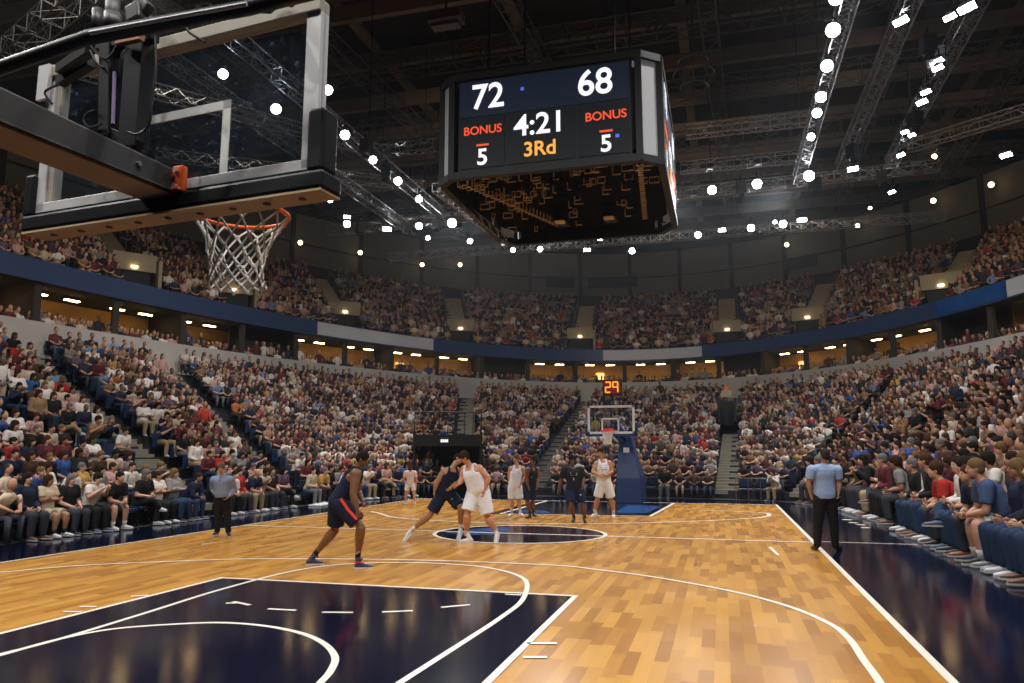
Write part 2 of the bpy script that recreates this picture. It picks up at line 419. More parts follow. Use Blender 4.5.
for (ax, ay, bx, by) in [(226, 604.5, 237, 604.5), (233, 603, 250, 606.5), (268, 610.3, 296, 611.8), (322, 613.7, 353, 614), (382, 613.3, 413, 612), (441, 608.6, 470, 606), (505, 595.3, 521, 596.2),
                         (63, 613, 82, 613), (80, 607.8, 96, 607.8), (131, 597.5, 148, 596.5), (527, 645, 557, 645), (523, 659, 547, 659), (770, 548, 778, 556), (688/1024*300, 545, 738/1024*300, 543.5)]:
    line('floor_line_tick', [(ax, ay), (bx, by)], 0.07, 'short white floor tick', px=True)
# small white courtside lettering blocks and marks on the right apron
for i, (ax, ay) in enumerate([(843, 520), (849, 523), (856, 525), (861, 528)]):
    line('floor_apron_mark', [(ax, ay), (ax + 9, ay + .6)], 0.2, 'white painted mark on the right apron', px=True)
line('floor_apron_line', [(1.99, 18.9), (4.1, 18.9)], 0.06, 'thin white line crossing the right apron')

# ------------------------------------------------------------------ bowl geometry
CX, CY = -5.75, 16.5
def O_(t, off=0.0): return Vector((CX + (23.2 + off) * cos(t), CY + (45 + off) * sin(t), 0))
def I_(t):
    c, s_ = cos(t), sin(t)
    return Vector((CX + 0.1 + (10.35 if c > 0 else 9.85) * math.copysign(abs(c) ** 0.4, c), CY + 18.0 * math.copysign(abs(s_) ** 0.4, s_), 0))
T0, T1 = radians(-32), radians(214)
def az_of(p): return atan2(p.x, p.y)           # seen from the camera, + to the right
def find_t(fn, px, py):
    d = ray(px, py); a = atan2(d[0], d[1])
    lo, hi = T0, T1                              # azimuth decreases with t
    for _ in range(50):
        mid = (lo + hi) / 2
        if az_of(fn(mid)) > a: lo = mid
        else: hi = mid
    return (lo + hi) / 2
def strip(name, fn_pts0, fn_pts1, mt, kind='structure'):
    m = MB(); n = len(fn_pts0)
    m.add(list(fn_pts0) + list(fn_pts1), [(i, i + 1, n + i + 1, n + i) for i in range(n - 1)])
    o = m.obj(name, mt); o['kind'] = kind; return o
TT = [T0 + (T1 - T0) * i / 160 for i in range(161)]
def vz(v, z): return Vector((v.x, v.y, z))

# aisle list: (t at the floor row, t at the top row)
AIS = [(radians(-30), radians(-30)), (radians(-7), radians(-4)), (radians(4), radians(14)), (radians(22), radians(32))]
for f_, t_ in [(795, 905), (727, 735), (528, 588), (462, 468), (300, 158), (213, 15)]:
    AIS.append((find_t(I_, f_, 492), find_t(O_, t_, 385)))
AIS += [(radians(178), radians(183)), (radians(196), radians(200)), (radians(212), radians(212))]
AIS[3] = ((AIS[2][0] + AIS[4][0]) / 2, (AIS[2][1] + AIS[4][1]) / 2)
Z_TOP = 6.0
def row_count(tf, tt): return max(10, min(24, round((O_(tt) - I_(tf)).length / 0.78)))
def bowl_pt(tf, tt, s): return I_(tf).lerp(O_(tt), s)
def row_z(k, n): return 0.0 if k == 0 else 0.35 + (Z_TOP - 0.35) * (k - 1) / (n - 2)

SECT = []
for a, b in zip(AIS[:-1], AIS[1:]):
    n = row_count((a[0] + b[0]) / 2, (a[1] + b[1]) / 2)
    SECT.append((a, b, n))
# stepped seating tiers
def in_tunnel(p, row=None):
    if (Vector((p.x, p.y)).length > 43): return False
    x, y, d = proj((p.x, p.y, 1.5)); lo = 412 if row is None else max(412, 446 - 6 * row)
    return lo < x < (482 if row is None or row > 2 else 474) and p.y > 28 and y < 500
def in_vom(p, z):
    x, y, d = proj((p.x, p.y, z)); return 717 < x < 740 and 44.5 < d < 50
for (a, b, n) in SECT:
    m = MB(); NS = 14
    for k in range(n):
        s0, s1 = k / n, (k + 1) / n; z = row_z(k, n); zn = row_z(k + 1, n) if k + 1 < n else z
        pts = []
        for j in range(NS + 1):
            v = j / NS; tf = a[0] + (b[0] - a[0]) * v; tt = a[1] + (b[1] - a[1]) * v
            pts.append((bowl_pt(tf, tt, s0), bowl_pt(tf, tt, s1)))
        for j in range(NS):
            p0, p1 = pts[j]; q0, q1 = pts[j + 1]
            if in_tunnel((p0 + q1) / 2): continue
            if in_vom((p0 + q1) / 2, z): continue
            m.add([vz(p0, z + .005), vz(q0, z + .005), vz(q1, z + .005), vz(p1, z + .005), vz(q1, zn + .005), vz(p1, zn + .005)], [(0, 1, 2, 3), (3, 2, 4, 5)])
    o = struct(m.obj('floor_stand_tier', M['riser'])); o['label'] = 'stepped dark seating tier of the lower bowl'
# aisle stairs
for i, (tf, tt) in enumerate(AIS[1:-1]):
    n = row_count(tf, tt); A, B = I_(tf), O_(tt); d = (B - A).normalized(); sd = Vector((d.y, -d.x, 0))
    m = MB(); L = (B - A).length; ns = 2 * n
    for k in range(2, ns):
        s = (k + .5) / ns; c = A.lerp(B, s)
        if in_tunnel(c) or in_vom(c, row_z(k // 2, n)): continue
        z0 = row_z(k // 2, n); z1 = row_z(min(k // 2 + 1, n - 1), n); z = z0 + (z1 - z0) * (k % 2) / 2 + .03
        m.box((c.x, c.y, z - 0.09), (1.1, L / ns, 0.2), Matrix.Rotation(atan2(d.y, d.x) - pi / 2, 3, 'Z'))
    o = struct(m.obj('floor_aisle_stairs', M['step'] if i in (4, 3, 6, 7, 8) else M['concrete'])); o['label'] = 'concrete aisle stairs between seat sections'

# lower bowl back wall, suites, fascia
def ring(off, z): return [vz(O_(t, off), z) for t in TT]
o = strip('wall_suite_parapet', ring(0, 5.9), ring(0, 7.68), M['white_wall']); o['label'] = 'pale grey wall between lower bowl and suites'
o = strip('wall_suite_parapet_top', ring(0, 7.68), ring(.25, 7.68), M['white_wall'])
o = strip('floor_suite', ring(.25, 6.9), ring(4, 6.9), M['suite_floor'])
o = strip('wall_suite_parapet_inner', ring(.25, 6.9), ring(.25, 7.68), M['white_wall'])
o = strip('wall_suite_back', ring(4, 6.9), ring(4, 9.55), M['suite']); o['label'] = 'ochre lit back wall of the suites'
o = strip('ceiling_suite', ring(4, 9.5), ring(.0, 9.5), M['suite_floor'])
o = strip('wall_fascia', ring(-.05, 9.42), ring(-.05, 10.38), M['fascia']); o['label'] = 'blue fascia ring below the upper tier'
o = strip('wall_fascia_cap', ring(-.05, 10.38), ring(.3, 10.38), M['fascia'])
o = strip('wall_fascia_underside', ring(-.05, 9.42), ring(.6, 9.42), M['suite_floor'])
# piers and divisions
_t = T0; piers = []
m_p = MB()
while _t < T1:
    piers.append(_t); _t += 3.9 / sqrt((23.2 * sin(_t)) ** 2 + (45 * cos(_t)) ** 2)
for i, t in enumerate(piers):
    a0, a1 = O_(t, .3), O_(t, 3.95); d = (a1 - a0).normalized(); r = Matrix.Rotation(atan2(d.y, d.x), 3, 'Z')
    m = MB(); m.box(vz(O_(t, .32), 8.2), (.22, .3, 2.6), r)
    if i % 2 == 0: m.box(vz((a0 + a1) / 2, 8.2), ((a1 - a0).length, .1, 2.6), r)
    struct(m.obj('wall_suite_pier', M['suite_floor']))['label'] = 'pier dividing the suites'
    if i % 5 == 3:   # closed dark bays
        tn = piers[i] + (3.9 / sqrt((23.2 * sin(t)) ** 2 + (45 * cos(t)) ** 2)); p, q = O_(t, 1.9), O_(tn, 1.9)
        m = MB(); m.bar(vz(p, 8.3), vz(q, 8.3), .08, 2.5); struct(m.obj('wall_suite_dark_bay', M['suite_floor']))['label'] = 'dark closed bay between lit suites'
    # ceiling lights
    if i % 5 != 3:
        for w in (.3, .7):
            tn = t + w * (3.9 / sqrt((23.2 * sin(t)) ** 2 + (45 * cos(t)) ** 2)); c = O_(tn, 2.2); dd = (O_(tn + .002, 2.2) - c)
            rr = Matrix.Rotation(atan2(dd.y, dd.x), 3, 'Z')
            e = empty('ceiling_light', vz(c, 9.42)); tag(e, 'warm rectangular ceiling light inside a suite', 'ceiling light', 'warm ceiling lights in the suites')
            m = MB(); m.box(vz(c, 9.4), (.8, .3, .06), rr); m.obj('housing', M['black'], e)
            m = MB(); m.box(vz(c, 9.35), (.7, .22, .05), rr); m.obj('diffuser', M['tube_warm'], e)
# glowing doors and posters on the suite back walls
for i, t in enumerate(piers[3:-3]):
    if i % 4 == 2:
        tn = t + .5 * (3.9 / sqrt((23.2 * sin(t)) ** 2 + (45 * cos(t)) ** 2)); c = O_(tn, 3.9); dd = (O_(tn + .002, 3.9) - c)
        m = MB(); m.box(vz(c, 8.1), (.7, .06, 1.5), Matrix.Rotation(atan2(dd.y, dd.x), 3, 'Z'))
        tag(m.obj('lit_doorway_panel', M['panel_warm']), 'glowing amber doorway panel on a suite back wall', 'door panel', 'glowing amber panels in the suites')
# fascia banners
for x0, x1, py, nm in [(316, 433, 350, 'long pale banner on the fascia left of the scoreboard line'), (603, 702, 350, 'long pale banner on the fascia right of centre'), (1008, 1034, 290, 'short pale banner at the right end of the fascia'), (938, 1008, 308, 'mid blue panel on the right stretch of the fascia')]:
    ta, tb = find_t(O_, x0, py), find_t(O_, x1, py)
    pts = [O_(ta + (tb - ta) * i / 24, -.09) for i in range(25)]
    n = 25; m = MB(); m.add([vz(p, 9.5) for p in pts] + [vz(p, 10.33) for p in pts] + [vz(p + (p - Vector((CX, CY, 0))).normalized() * .03, 10.33) for p in pts], [(i, i + 1, n + i + 1, n + i) for i in range(n - 1)] + [(n + i, n + i + 1, 2 * n + i + 1, 2 * n + i) for i in range(n - 1)])
    tag(m.obj('fascia_banner', M['banner'] if 'pale' in nm else M['blue_logo']), nm, 'banner')

# upper tier
UN = 15; UOFF = 13.0; UZ0, UZ1 = 9.9, 16.3
def up_pt(tb, tt, s):
    t = tb + (tt - tb) * s; return O_(t, .3 + UOFF * s)
def up_z(k): return UZ0 + (UZ1 - UZ0) * k / (UN - 1)
m = MB()
for k in range(UN):
    s0, s1 = k / UN, (k + 1) / UN; z = up_z(k); zn = up_z(k + 1)
    for j in range(160):
        p0, q0, p1, q1 = O_(TT[j], .3 + UOFF * s0), O_(TT[j + 1], .3 + UOFF * s0), O_(TT[j], .3 + UOFF * s1), O_(TT[j + 1], .3 + UOFF * s1)
        m.add([vz(p0, z), vz(q0, z), vz(q1, z), vz(p1, z), vz(q1, zn), vz(p1, zn)], [(0, 1, 2, 3), (3, 2, 4, 5)])
struct(m.obj('floor_upper_tier', M['riser']))['label'] = 'stepped dark seating tier of the upper bowl'
o = strip('wall_upper_dark_band', ring(13.4, 16.3), ring(13.4, 17.7), M['riser'])
o = strip('wall_upper', ring(14, 17.4), ring(14, 22.2), M['upper_wall']); o['label'] = 'dim grey panelled wall above the upper tier'
for i, t in enumerate(TT[2:-2:5]):
    c = O_(t, 13.85); d = (O_(t, 15) - c).normalized(); m = MB(); m.box(vz(c, 19.8), (.3, .35, 4.8), Matrix.Rotation(atan2(d.y, d.x), 3, 'Z'))
    struct(m.obj('trim_wall_column', M['deck']))['label'] = 'slim dark column on the upper wall'
m = MB(); m.tube([vz(O_(t, 13.8), 19.6) for t in TT[::2]], .06, 5); struct(m.obj('trim_upper_wall_rail', M['deck']))
for px, py, w in [(612, 262, 5.0), (800, 245, 3.0), (560, 262, 3)]:
    t = find_t(lambda q: O_(q, 13.9), px, py); c = O_(t, 13.8); d = (O_(t + .003, 13.8) - c); m = MB(); m.box(vz(c, 19.2), (w, .12, 1.1), Matrix.Rotation(atan2(d.y, d.x), 3, 'Z'))
    struct(m.obj('window_1', M['deck']))['label'] = 'dark louvred opening in the upper wall'
# upper aisles: (bottom px,py) (top px,py)
UAIS = []
U0 = lambda q: O_(q, .3)
U1 = lambda q: O_(q, 13.3)
for bx, tx in [(463, 452), (578, 588), (727, 726), (803, 827), (936, 975), (352, 316), (240, 205), (140, 92), (1060, 1110)]:
    UAIS.append((find_t(U0, bx, 340), find_t(U1, tx, 290)))
UAIS += [(radians(15), radians(15)), (radians(-5), radians(-5)), (radians(176), radians(176)), (radians(195), radians(195))]
UAIS.sort()
for i, (tb, tt) in enumerate(UAIS):
    A, B = up_pt(tb, tt, .02), up_pt(tb, tt, .97); d = (B - A).normalized(); r = Matrix.Rotation(atan2(d.y, d.x) - pi / 2, 3, 'Z'); sd = Vector((d.y, -d.x, 0))
    m = MB(); L = (B - A).length
    for k in range(12, 2 * UN):
        s = (k + .5) / (2 * UN); c = A.lerp(B, s); z = UZ0 + (UZ1 - UZ0) * s * 1.03
        m.box(vz(c, z - .05), (1.5, L / (2 * UN), .3), r)
    struct(m.obj('floor_upper_aisle_stairs', M['cream']))['label'] = 'pale stairs of an upper tier aisle'
    e = empty('vomitory_portal', vz(A.lerp(B, .2), 10.5)); tag(e, 'cream concrete stairway portal with dark doorway in the upper tier', 'portal', 'stairway portals in the upper tier')
    m = MB(); c0 = A.lerp(B, .13); c1 = A.lerp(B, .42)
    for sg in (-1, 1):
        a0, a1 = c0 + sd * 1.15 * sg, c1 + sd * 1.15 * sg
        m.add([vz(a0, UZ0), vz(a1, UZ0), vz(a1, 13.1), vz(a0, 12.3), vz(a0 + sd * .18 * sg, UZ0), vz(a1 + sd * .18 * sg, UZ0), vz(a1 + sd * .18 * sg, 13.1), vz(a0 + sd * .18 * sg, 12.3)],
              [(0, 1, 2, 3), (7, 6, 5, 4), (0, 3, 7, 4), (1, 5, 6, 2), (3, 2, 6, 7), (0, 4, 5, 1)])
    m.box(vz(c0.lerp(c1, .12), 12.15), (2.2, .2, .95), r); m.obj('side_wall', M['cream'], e)
    m = MB(); m.box(vz(c0.lerp(c1, .14), 10.9), (1.7, .14, 1.9), r); m.obj('dark_doorway', M['riser'], e)
    m = MB(); m.box(vz(c0.lerp(c1, .08), 11.86), (.3, .12, .1), r); m.obj('exit_lamp', M['lens_warm'], e)
    m = MB()
    for sg in (-1, 1):
        m.tube([vz(A.lerp(B, .42) + sd * .9 * sg, 13.9), vz(B + sd * .9 * sg, UZ1 + 1.1)], .03, 5)
        for q in range(5):
            s = .42 + .13 * q; c = A.lerp(B, s) + sd * .9 * sg; m.tube([vz(c, UZ0 + (UZ1 - UZ0) * s), vz(c, UZ0 + (UZ1 - UZ0) * s + 1.2)], .025, 4)
    m.obj('railing', M['step'], e)

# ------------------------------------------------------------------ roof
m = MB(); m.box((CX, CY + 8, 26.6), (84, 126, .2)); struct(m.obj('ceiling', M['deck']))['label'] = 'dark roof deck high above the court'
for i in range(18):
    y = -6 + i * 5.0; m = MB(); m.bar((CX - 40, y, 25.6), (CX + 40, y, 25.6), .35, .9)
    struct(m.obj('ceiling_cross_beam', M['beam']))['label'] = 'brown steel beam crossing the roof'
for i in range(17):
    x = CX - 36 + i * 4.5; m = MB(); m.bar((x, -10, 26.2), (x, 84, 26.2), .55, .3)
    struct(m.obj('ceiling_purlin', M['beam'] if i % 2 else M['deck']))['label'] = 'flat steel purlin under the roof deck'
# ------------------------------------------------------------------ trusses
def truss(p, q, w=0.5, h=0.5, bay=0.6, label='aluminium box truss', mt='truss', r=.028, group=None, name='lighting_truss'):
    p, q = Vector(p), Vector(q); m = MB(); d = (q - p); L = d.length; d.normalize()
    a = d.cross(Vector((0, 0, 1))).normalized(); b = Vector((0, 0, 1))
    co = [(a * i * w / 2 + b * j * h / 2) for i, j in ((-1, -1), (1, -1), (1, 1), (-1, 1))]
    for c in co: m.tube([p + c, q + c], r, 5)
    n = max(2, int(L / bay))
    for i in range(n + 1):
        x = p + d * (L * i / n)
        for k in range(4): m.bar(x + co[k], x + co[(k + 1) % 4], r)
        if i < n:
            x2 = p + d * (L * (i + 1) / n)
            for k in range(4):
                c1, c2 = (co[k], co[(k + 1) % 4]) if i % 2 else (co[(k + 1) % 4], co[k])
                m.bar(x + c1, x2 + c2, r)
    o = m.obj(name, M[mt]); tag(o, label, 'truss', group); return o
ZT = 16.2
TR = [((-15.7, 19, ZT), (-15.7, 40.3, ZT), 'aluminium box truss running down the left side above the bright round floods'),
      ((-18.3, 17, ZT - .4), (-18.3, 42.3, ZT - .4), 'aluminium box truss outermost on the left, parallel to the side stands'),
      ((4.4, 18, ZT), (4.4, 40.3, ZT), 'aluminium box truss carrying the column of five bright floods on the right'),
      ((6.3, 18, ZT), (6.3, 39, ZT), 'ladder-like aluminium truss right of the column of five floods'),
      ((8.2, 18, ZT), (8.6, 39.2, ZT), 'outermost right aluminium truss with floods tilted along its edge'),
      ((-24, 42.2, ZT), (11, 40.2, ZT), 'long aluminium truss crossing the arena behind the scoreboard'),
      ((-22, 47.2, ZT - .6), (13, 47.2, ZT - .6), 'far dim aluminium truss crossing near the end wall'),
      ((-7.5, 31.5, ZT + .2), (-15.7, 31.5, ZT + .2), 'short cross truss left of the scoreboard'),
      ((-1, 33.2, ZT + .2), (4.4, 33.2, ZT + .2), 'short cross truss ending at the right flood column'),
      ((-1.5, 37.6, ZT + .2), (4.4, 37.6, ZT + .2), 'second cross truss right of the scoreboard'),
      ((-27, 30, ZT + .75), (-15.7, 38, ZT + .75), 'slanting aluminium truss over the far left corner'),
      ((-24, 22, ZT + .75), (-15.7, 33, ZT + .75), 'slanting truss meeting the left truss above the side stand'),
      ((8.9, 39, ZT + .6), (16, 34, ZT + .6), 'dim truss leading from the right corner to the upper wall')]
for p, q, l in TR: truss(p, q, label=l)
for i in range(7):
    y = 14 + 8 * i
    truss((CX - 34, y, 24.6), (CX + 34, y, 24.6), 1.0, 1.3, 1.6, 'deep dark roof truss spanning the arena', 'truss_dark', .05, 'deep dark roof trusses')
for x in (-26, -20, -10, -1, 8, 15):
    truss((x, 8, 23.2), (x + 2.5, 66, 23.2), .8, .8, 1.3, 'dark catwalk truss hung under the roof beams', 'truss_dark', .04, 'dark catwalk trusses under the roof')
truss(atz(0, 60, 12)[:], atz(140, -60, 12)[:], .5, .5, .8, 'dark truss seen above the near basket arm', 'truss_dark', .018)
# hanging steel rods
for i, (x, y) in enumerate([(-15.7, 24), (-15.7, 31), (-15.7, 38), (4.4, 24), (4.4, 31), (4.4, 38), (8.4, 26), (8.4, 34), (-8, 41.2), (0, 40.8), (-18.3, 30), (-18.3, 38)]):
    m = MB(); m.tube([(x, y, 16.4), (x, y, 25)], .025, 5); tag(m.obj('hanger_rod', M['black']), 'thin black hanger rod holding a lighting truss', 'rod', 'thin hanger rods above the trusses')

# ------------------------------------------------------------------ flood lights
COURT = Vector((-5, 18, 0))
def flood(px, py, z, rad, label, aim=None, warm=False, group=None, rect=False):
    P = atz(px, py, z); e = empty('flood_light', P)
    aim = Vector(aim) if aim is not None else Vector((0, 6, 0.5))
    rad *= .82; d = (aim - P).normalized(); q = d.to_track_quat('Z', 'Y').to_matrix()
    m = MB(); m.tube([P - d * .42, P - d * .34, P - d * .08, P + d * .0], [rad * .45, rad * .8, rad * 1.08, rad * 1.12], 14)
    m.tube([P - d * .5, P - d * .42], [rad * .35, rad * .45], 8)
    m.obj('housing', M['black'], e, smooth=False)
    m = MB()
    if rect: m.box(P + d * .015, (rad * 2.2, rad * .95, .03), q)
    else: m.tube([P + d * .0, P + d * .02, P + d * .035], [rad, rad * .96, rad * .6], 18)
    m.obj('lens', M['lens_warm'] if warm else M['lens'], e)
    m = MB(); s_ = d.cross(Vector((0, 0, 1))).normalized() * rad * 1.25
    m.tube([P - s_ - d * .2, P - s_ - d * .2 + Vector((0, 0, .35)), P + s_ - d * .2 + Vector((0, 0, .35)), P + s_ - d * .2], .018, 5)
    m.tube([P - d * .2 + Vector((0, 0, .35)), P - d * .2 + Vector((0, 0, .62))], .03, 5)
    m.obj('yoke', M['black'], e)
    tag(e, label, 'flood light', group)
    return e
ordn = ['first', 'second', 'third', 'fourth', 'fifth', 'sixth', 'seventh', 'eighth', 'ninth', 'tenth', 'eleventh', 'twelfth', 'thirteenth', 'fourteenth', 'fifteenth', 'sixteenth', 'seventeenth', 'eighteenth', 'nineteenth', 'twentieth']
for i, (x, y) in enumerate([(223, 74), (276, 109), (328, 90), (345, 135), (373, 160), (398, 181), (419, 199)]):
    flood(x, y, 15.6, .24 if i in (1, 3, 5) else .21, 'bright round flood light on the left truss, %s counting down from the top left' % ordn[i], group='left truss floods')
for i, (x, y) in enumerate([(833, 30), (827, 66), (821, 97), (817, 113), (811, 137), (836, -2)]):
    flood(x, y, 15.6, [.27, .25, .24, .22, .19, .25][i], 'bright round flood light in the right column, %s' % ['topmost fully visible', 'second from the top', 'third from the top', 'fourth from the top', 'lowest and smallest', 'cut off at the top'][i], group='right column floods')
for i, (x, y, z, r) in enumerate([(901, 21, 15.8, .26), (937, 62, 15.6, .24), (967, 8, 15.6, .28), (950, 17, 15.6, .2), (938, 68, 15.3, .2), (926, 92, 15.6, .2), (922, 102, 15.5, .22), (905, 132, 15.6, .17), (912, 135, 15.6, .16), (901, 155, 15.6, .19), (892, 192, 15.4, .19), (1006, 155, 14.5, .24)]):
    flood(x, y, z, r, 'slanted flood light on the outermost right truss, %s' % ['alone upper left', 'beside the pale housing', 'topmost near the frame corner', 'just left of the topmost', 'under the pale housing', 'upper of the middle pair', 'lower of the middle pair', 'left of the small pair', 'right of the small pair', 'above the cross truss', 'lowest, at the cross truss end', 'far right against the dark wall'][i],
          aim=(P0 := atz(x, y, z) + Vector((-3, -3, -4.5)))[:], rect=True)
for i, (x, y, r) in enumerate([(347, 217, .2), (347, 224, .24), (387, 229, .28), (419, 226, .25), (452, 223, .31), (428, 238, .16), (712, 190, .26), (757, 184, .28), (809, 176, .3), (853, 169, .25), (470, 241, .2), (330, 200, .17)]):
    flood(x, y, 15.5, r, 'bright flood light on the cross truss, %s' % ['upper of the stacked pair', 'lower of the stacked pair', 'squarish, right of stacked pair', 'between the square and large lamps', 'large, just left of the scoreboard', 'small, hanging lower near the scoreboard', 'just right of the scoreboard', 'second right of the scoreboard', 'largest right of the scoreboard', 'tilted, at the right end', 'small, under the scoreboard edge', 'small, beside the backboard edge'][i], rect=(i in (0, 2, 9)))
for i, (x, y, r) in enumerate([(513, 250, .17), (540, 249, .2), (587, 250, .22), (632, 251, .22), (698, 235, .22), (722, 230, .22), (751, 228, .24), (783, 224, .24), (802, 220, .26), (775, 222, .12), (870, 208, .1), (600, 239, .15)]):
    flood(x, y, 14.8, r, 'small flood light on the far truss, %s from the left' % ordn[i], group='small floods on the far truss', rect=(i % 3 == 2))
for i, (x, y) in enumerate([(329, 199), (360, 253), (422, 265), (460, 265), (787, 245), (858, 226), (934, 201), (992, 185), (300, 243), (935, 157)]):
    t = find_t(lambda q: O_(q, 13.6), x, y); c = O_(t, 13.55); u_ = ray(x, y); z = H + u_[2] / sqrt(u_[0] ** 2 + u_[1] ** 2) * sqrt(c.x ** 2 + c.y ** 2)
    P = vz(c, z); e = empty('wall_lamp', P); dn = (Vector((CX, CY, z)) - P).normalized()
    m = MB(); m.tube([P + dn * -.5, P + dn * .05], [.1, .2], 10); m.obj('lamp_housing', M['black'], e)
    m = MB(); m.ell(P + dn * .12, (.2, .2, .2), None, 10, 6); m.obj('bulb', M['lens_warm'], e)
    tag(e, 'small warm lamp glowing on the upper wall, %s' % ['beside the near backboard', 'left of the row of three', 'middle of the row left of the scoreboard', 'nearest left of the scoreboard', 'right of the scoreboard, first', 'right of the scoreboard, second', 'right of the scoreboard, third', 'last near the right frame edge', 'just right of the net', 'high up under the right trusses'][i], 'wall lamp')
# dark unlit moving heads under the trusses and loudspeakers
for i, (x, y) in enumerate([(366, 147), (386, 172), (406, 228), (437, 224), (741, 188), (815, 184), (853, 152), (882, 178), (928, 45), (915, 120), (360, 228), (468, 228)]):
    P = atz(x, y, 15.6); m = MB(); m.box(P, (.42, .5, .62), Matrix.Rotation(.4 * i, 3, 'Z')); m.tube([P + Vector((0, 0, .3)), P + Vector((0, 0, .6))], .05, 6); m.tube([P + Vector((0, 0, -.3)), P + Vector((0, -.05, -.45))], [.2, .16], 10)
    tag(m.obj('moving_head_lamp', M['black']), 'unlit black moving head lamp hanging under a truss', 'stage lamp', 'unlit moving heads on the trusses')
e = empty('barn_door_lamp', atz(936, 57, 15.9)); P = Vector(e.location); m = MB(); m.box(P, (.5, .5, .6)); m.obj('housing', M['panel_grey'], e)
tag(e, 'pale grey boxy lamp housing on the outermost right truss', 'stage lamp')

# ------------------------------------------------------------------ scoreboard
sb = empty('scoreboard', (-3.45, 18, 9.3)); tag(sb, 'black four-sided arena scoreboard hanging over centre court showing 72 to 68', 'scoreboard')
XL, XR, YF, YB, ZB, ZH = -5.62, -1.42, 15.2, 20.4, 8.1, 10.55
# octagonal plan
XLo, XRo, YFo, YBo = -5.98, -1.0, 15.55, 20.1
plan = [(XL, YF), (XR, YF), (XRo, YFo), (XRo, YBo), (XR, YB + .3), (XL, YB + .3), (XLo, YBo), (XLo, YFo)]
mcx, mcy = (XL + XR) / 2, (YF + YB) / 2
inn = [(mcx + (x - mcx) * .93, mcy + (y - mcy) * .93) for x, y in plan]
m = MB(); n = 8
top = [(x, y, ZH) for x, y in inn]; m.add(top, [tuple(range(8))])
up_ = [(x, y, ZH) for x, y in inn] + [(x, y, ZB + .35) for x, y in inn]
m.add(up_, [(i, n + i, n + (i + 1) % n, (i + 1) % n) for i in range(n)]); m.add([(x, y, ZB + .35) for x, y in inn], [tuple(reversed(range(8)))])
m.obj('core', M['bezel'], sb)
# hoop frames top and bottom
m = MB()
for z in (ZB + .06, ZH - .06):
    for i in range(8):
        p, q = plan[i], plan[(i + 1) % 8]; m.bar((*p, z), (*q, z), .16, .16)
for i in range(8): m.bar((*plan[i], ZB), (*plan[i], ZH), .14, .14)
m.obj('frame', M['bezel'], sb)
for i in (1, 3, 5, 7):
    m = MB(); p, q = Vector((*plan[i], 0)), Vector((*plan[(i + 1) % 8], 0)); m.add([(p.x, p.y, ZB + .1), (q.x, q.y, ZB + .1), (q.x, q.y, ZH - .1), (p.x, p.y, ZH - .1)], [(0, 1, 2, 3)])
    m.obj('corner_panel', M['panel_grey'], sb)
def face_xf(p, q):
    p, q = Vector(p), Vector(q); d = (q - p).normalized(); nrm = d.cross(Vector((0, 0, 1))).normalized()
    return p, d, nrm, (q - p).length
def panel(parent, P, d, nrm, u0, u1, z0, z1, mt, off, name):
    a = P + d * u0 + nrm * off; b = P + d * u1 + nrm * off; dn = nrm * .02
    m = MB(); m.add([(a.x, a.y, z0), (b.x, b.y, z0), (b.x, b.y, z1), (a.x, a.y, z1), (a.x - dn.x, a.y - dn.y, z0), (b.x - dn.x, b.y - dn.y, z0), (b.x - dn.x, b.y - dn.y, z1), (a.x - dn.x, a.y - dn.y, z1)],
                    [(0, 1, 2, 3), (5, 4, 7, 6), (0, 4, 5, 1), (3, 2, 6, 7), (0, 3, 7, 4), (1, 5, 6, 2)])
    return m.obj(name, mt, parent)
def text(parent, P, d, nrm, u, z, s, size, mt, off, name, bold=.008, sx=1.0):
    cu = bpy.data.curves.new(name, 'FONT'); cu.body = s; cu.size = size; cu.align_x = 'CENTER'; cu.align_y = 'CENTER'; cu.offset = bold; cu.extrude = .004
    tmp = bpy.data.objects.new('tmp', cu); COL.objects.link(tmp)
    me = bpy.data.meshes.new_from_object(tmp.evaluated_get(bpy.context.evaluated_depsgraph_get())); bpy.data.objects.remove(tmp); bpy.data.curves.remove(cu)
    me.materials.clear(); me.materials.append(mt); o = bpy.data.objects.new(name, me); COL.objects.link(o)
    c = P + d * u + nrm * off; R = Matrix((d, Vector((0, 0, 1)), nrm)).transposed().to_4x4()
    o.matrix_basis = Matrix.Translation((c.x, c.y, z)) @ R @ Matrix.Diagonal((sx, 1, 1, 1))
    o.parent = parent; o.matrix_parent_inverse = parent_matrix(parent).inverted()
    return o
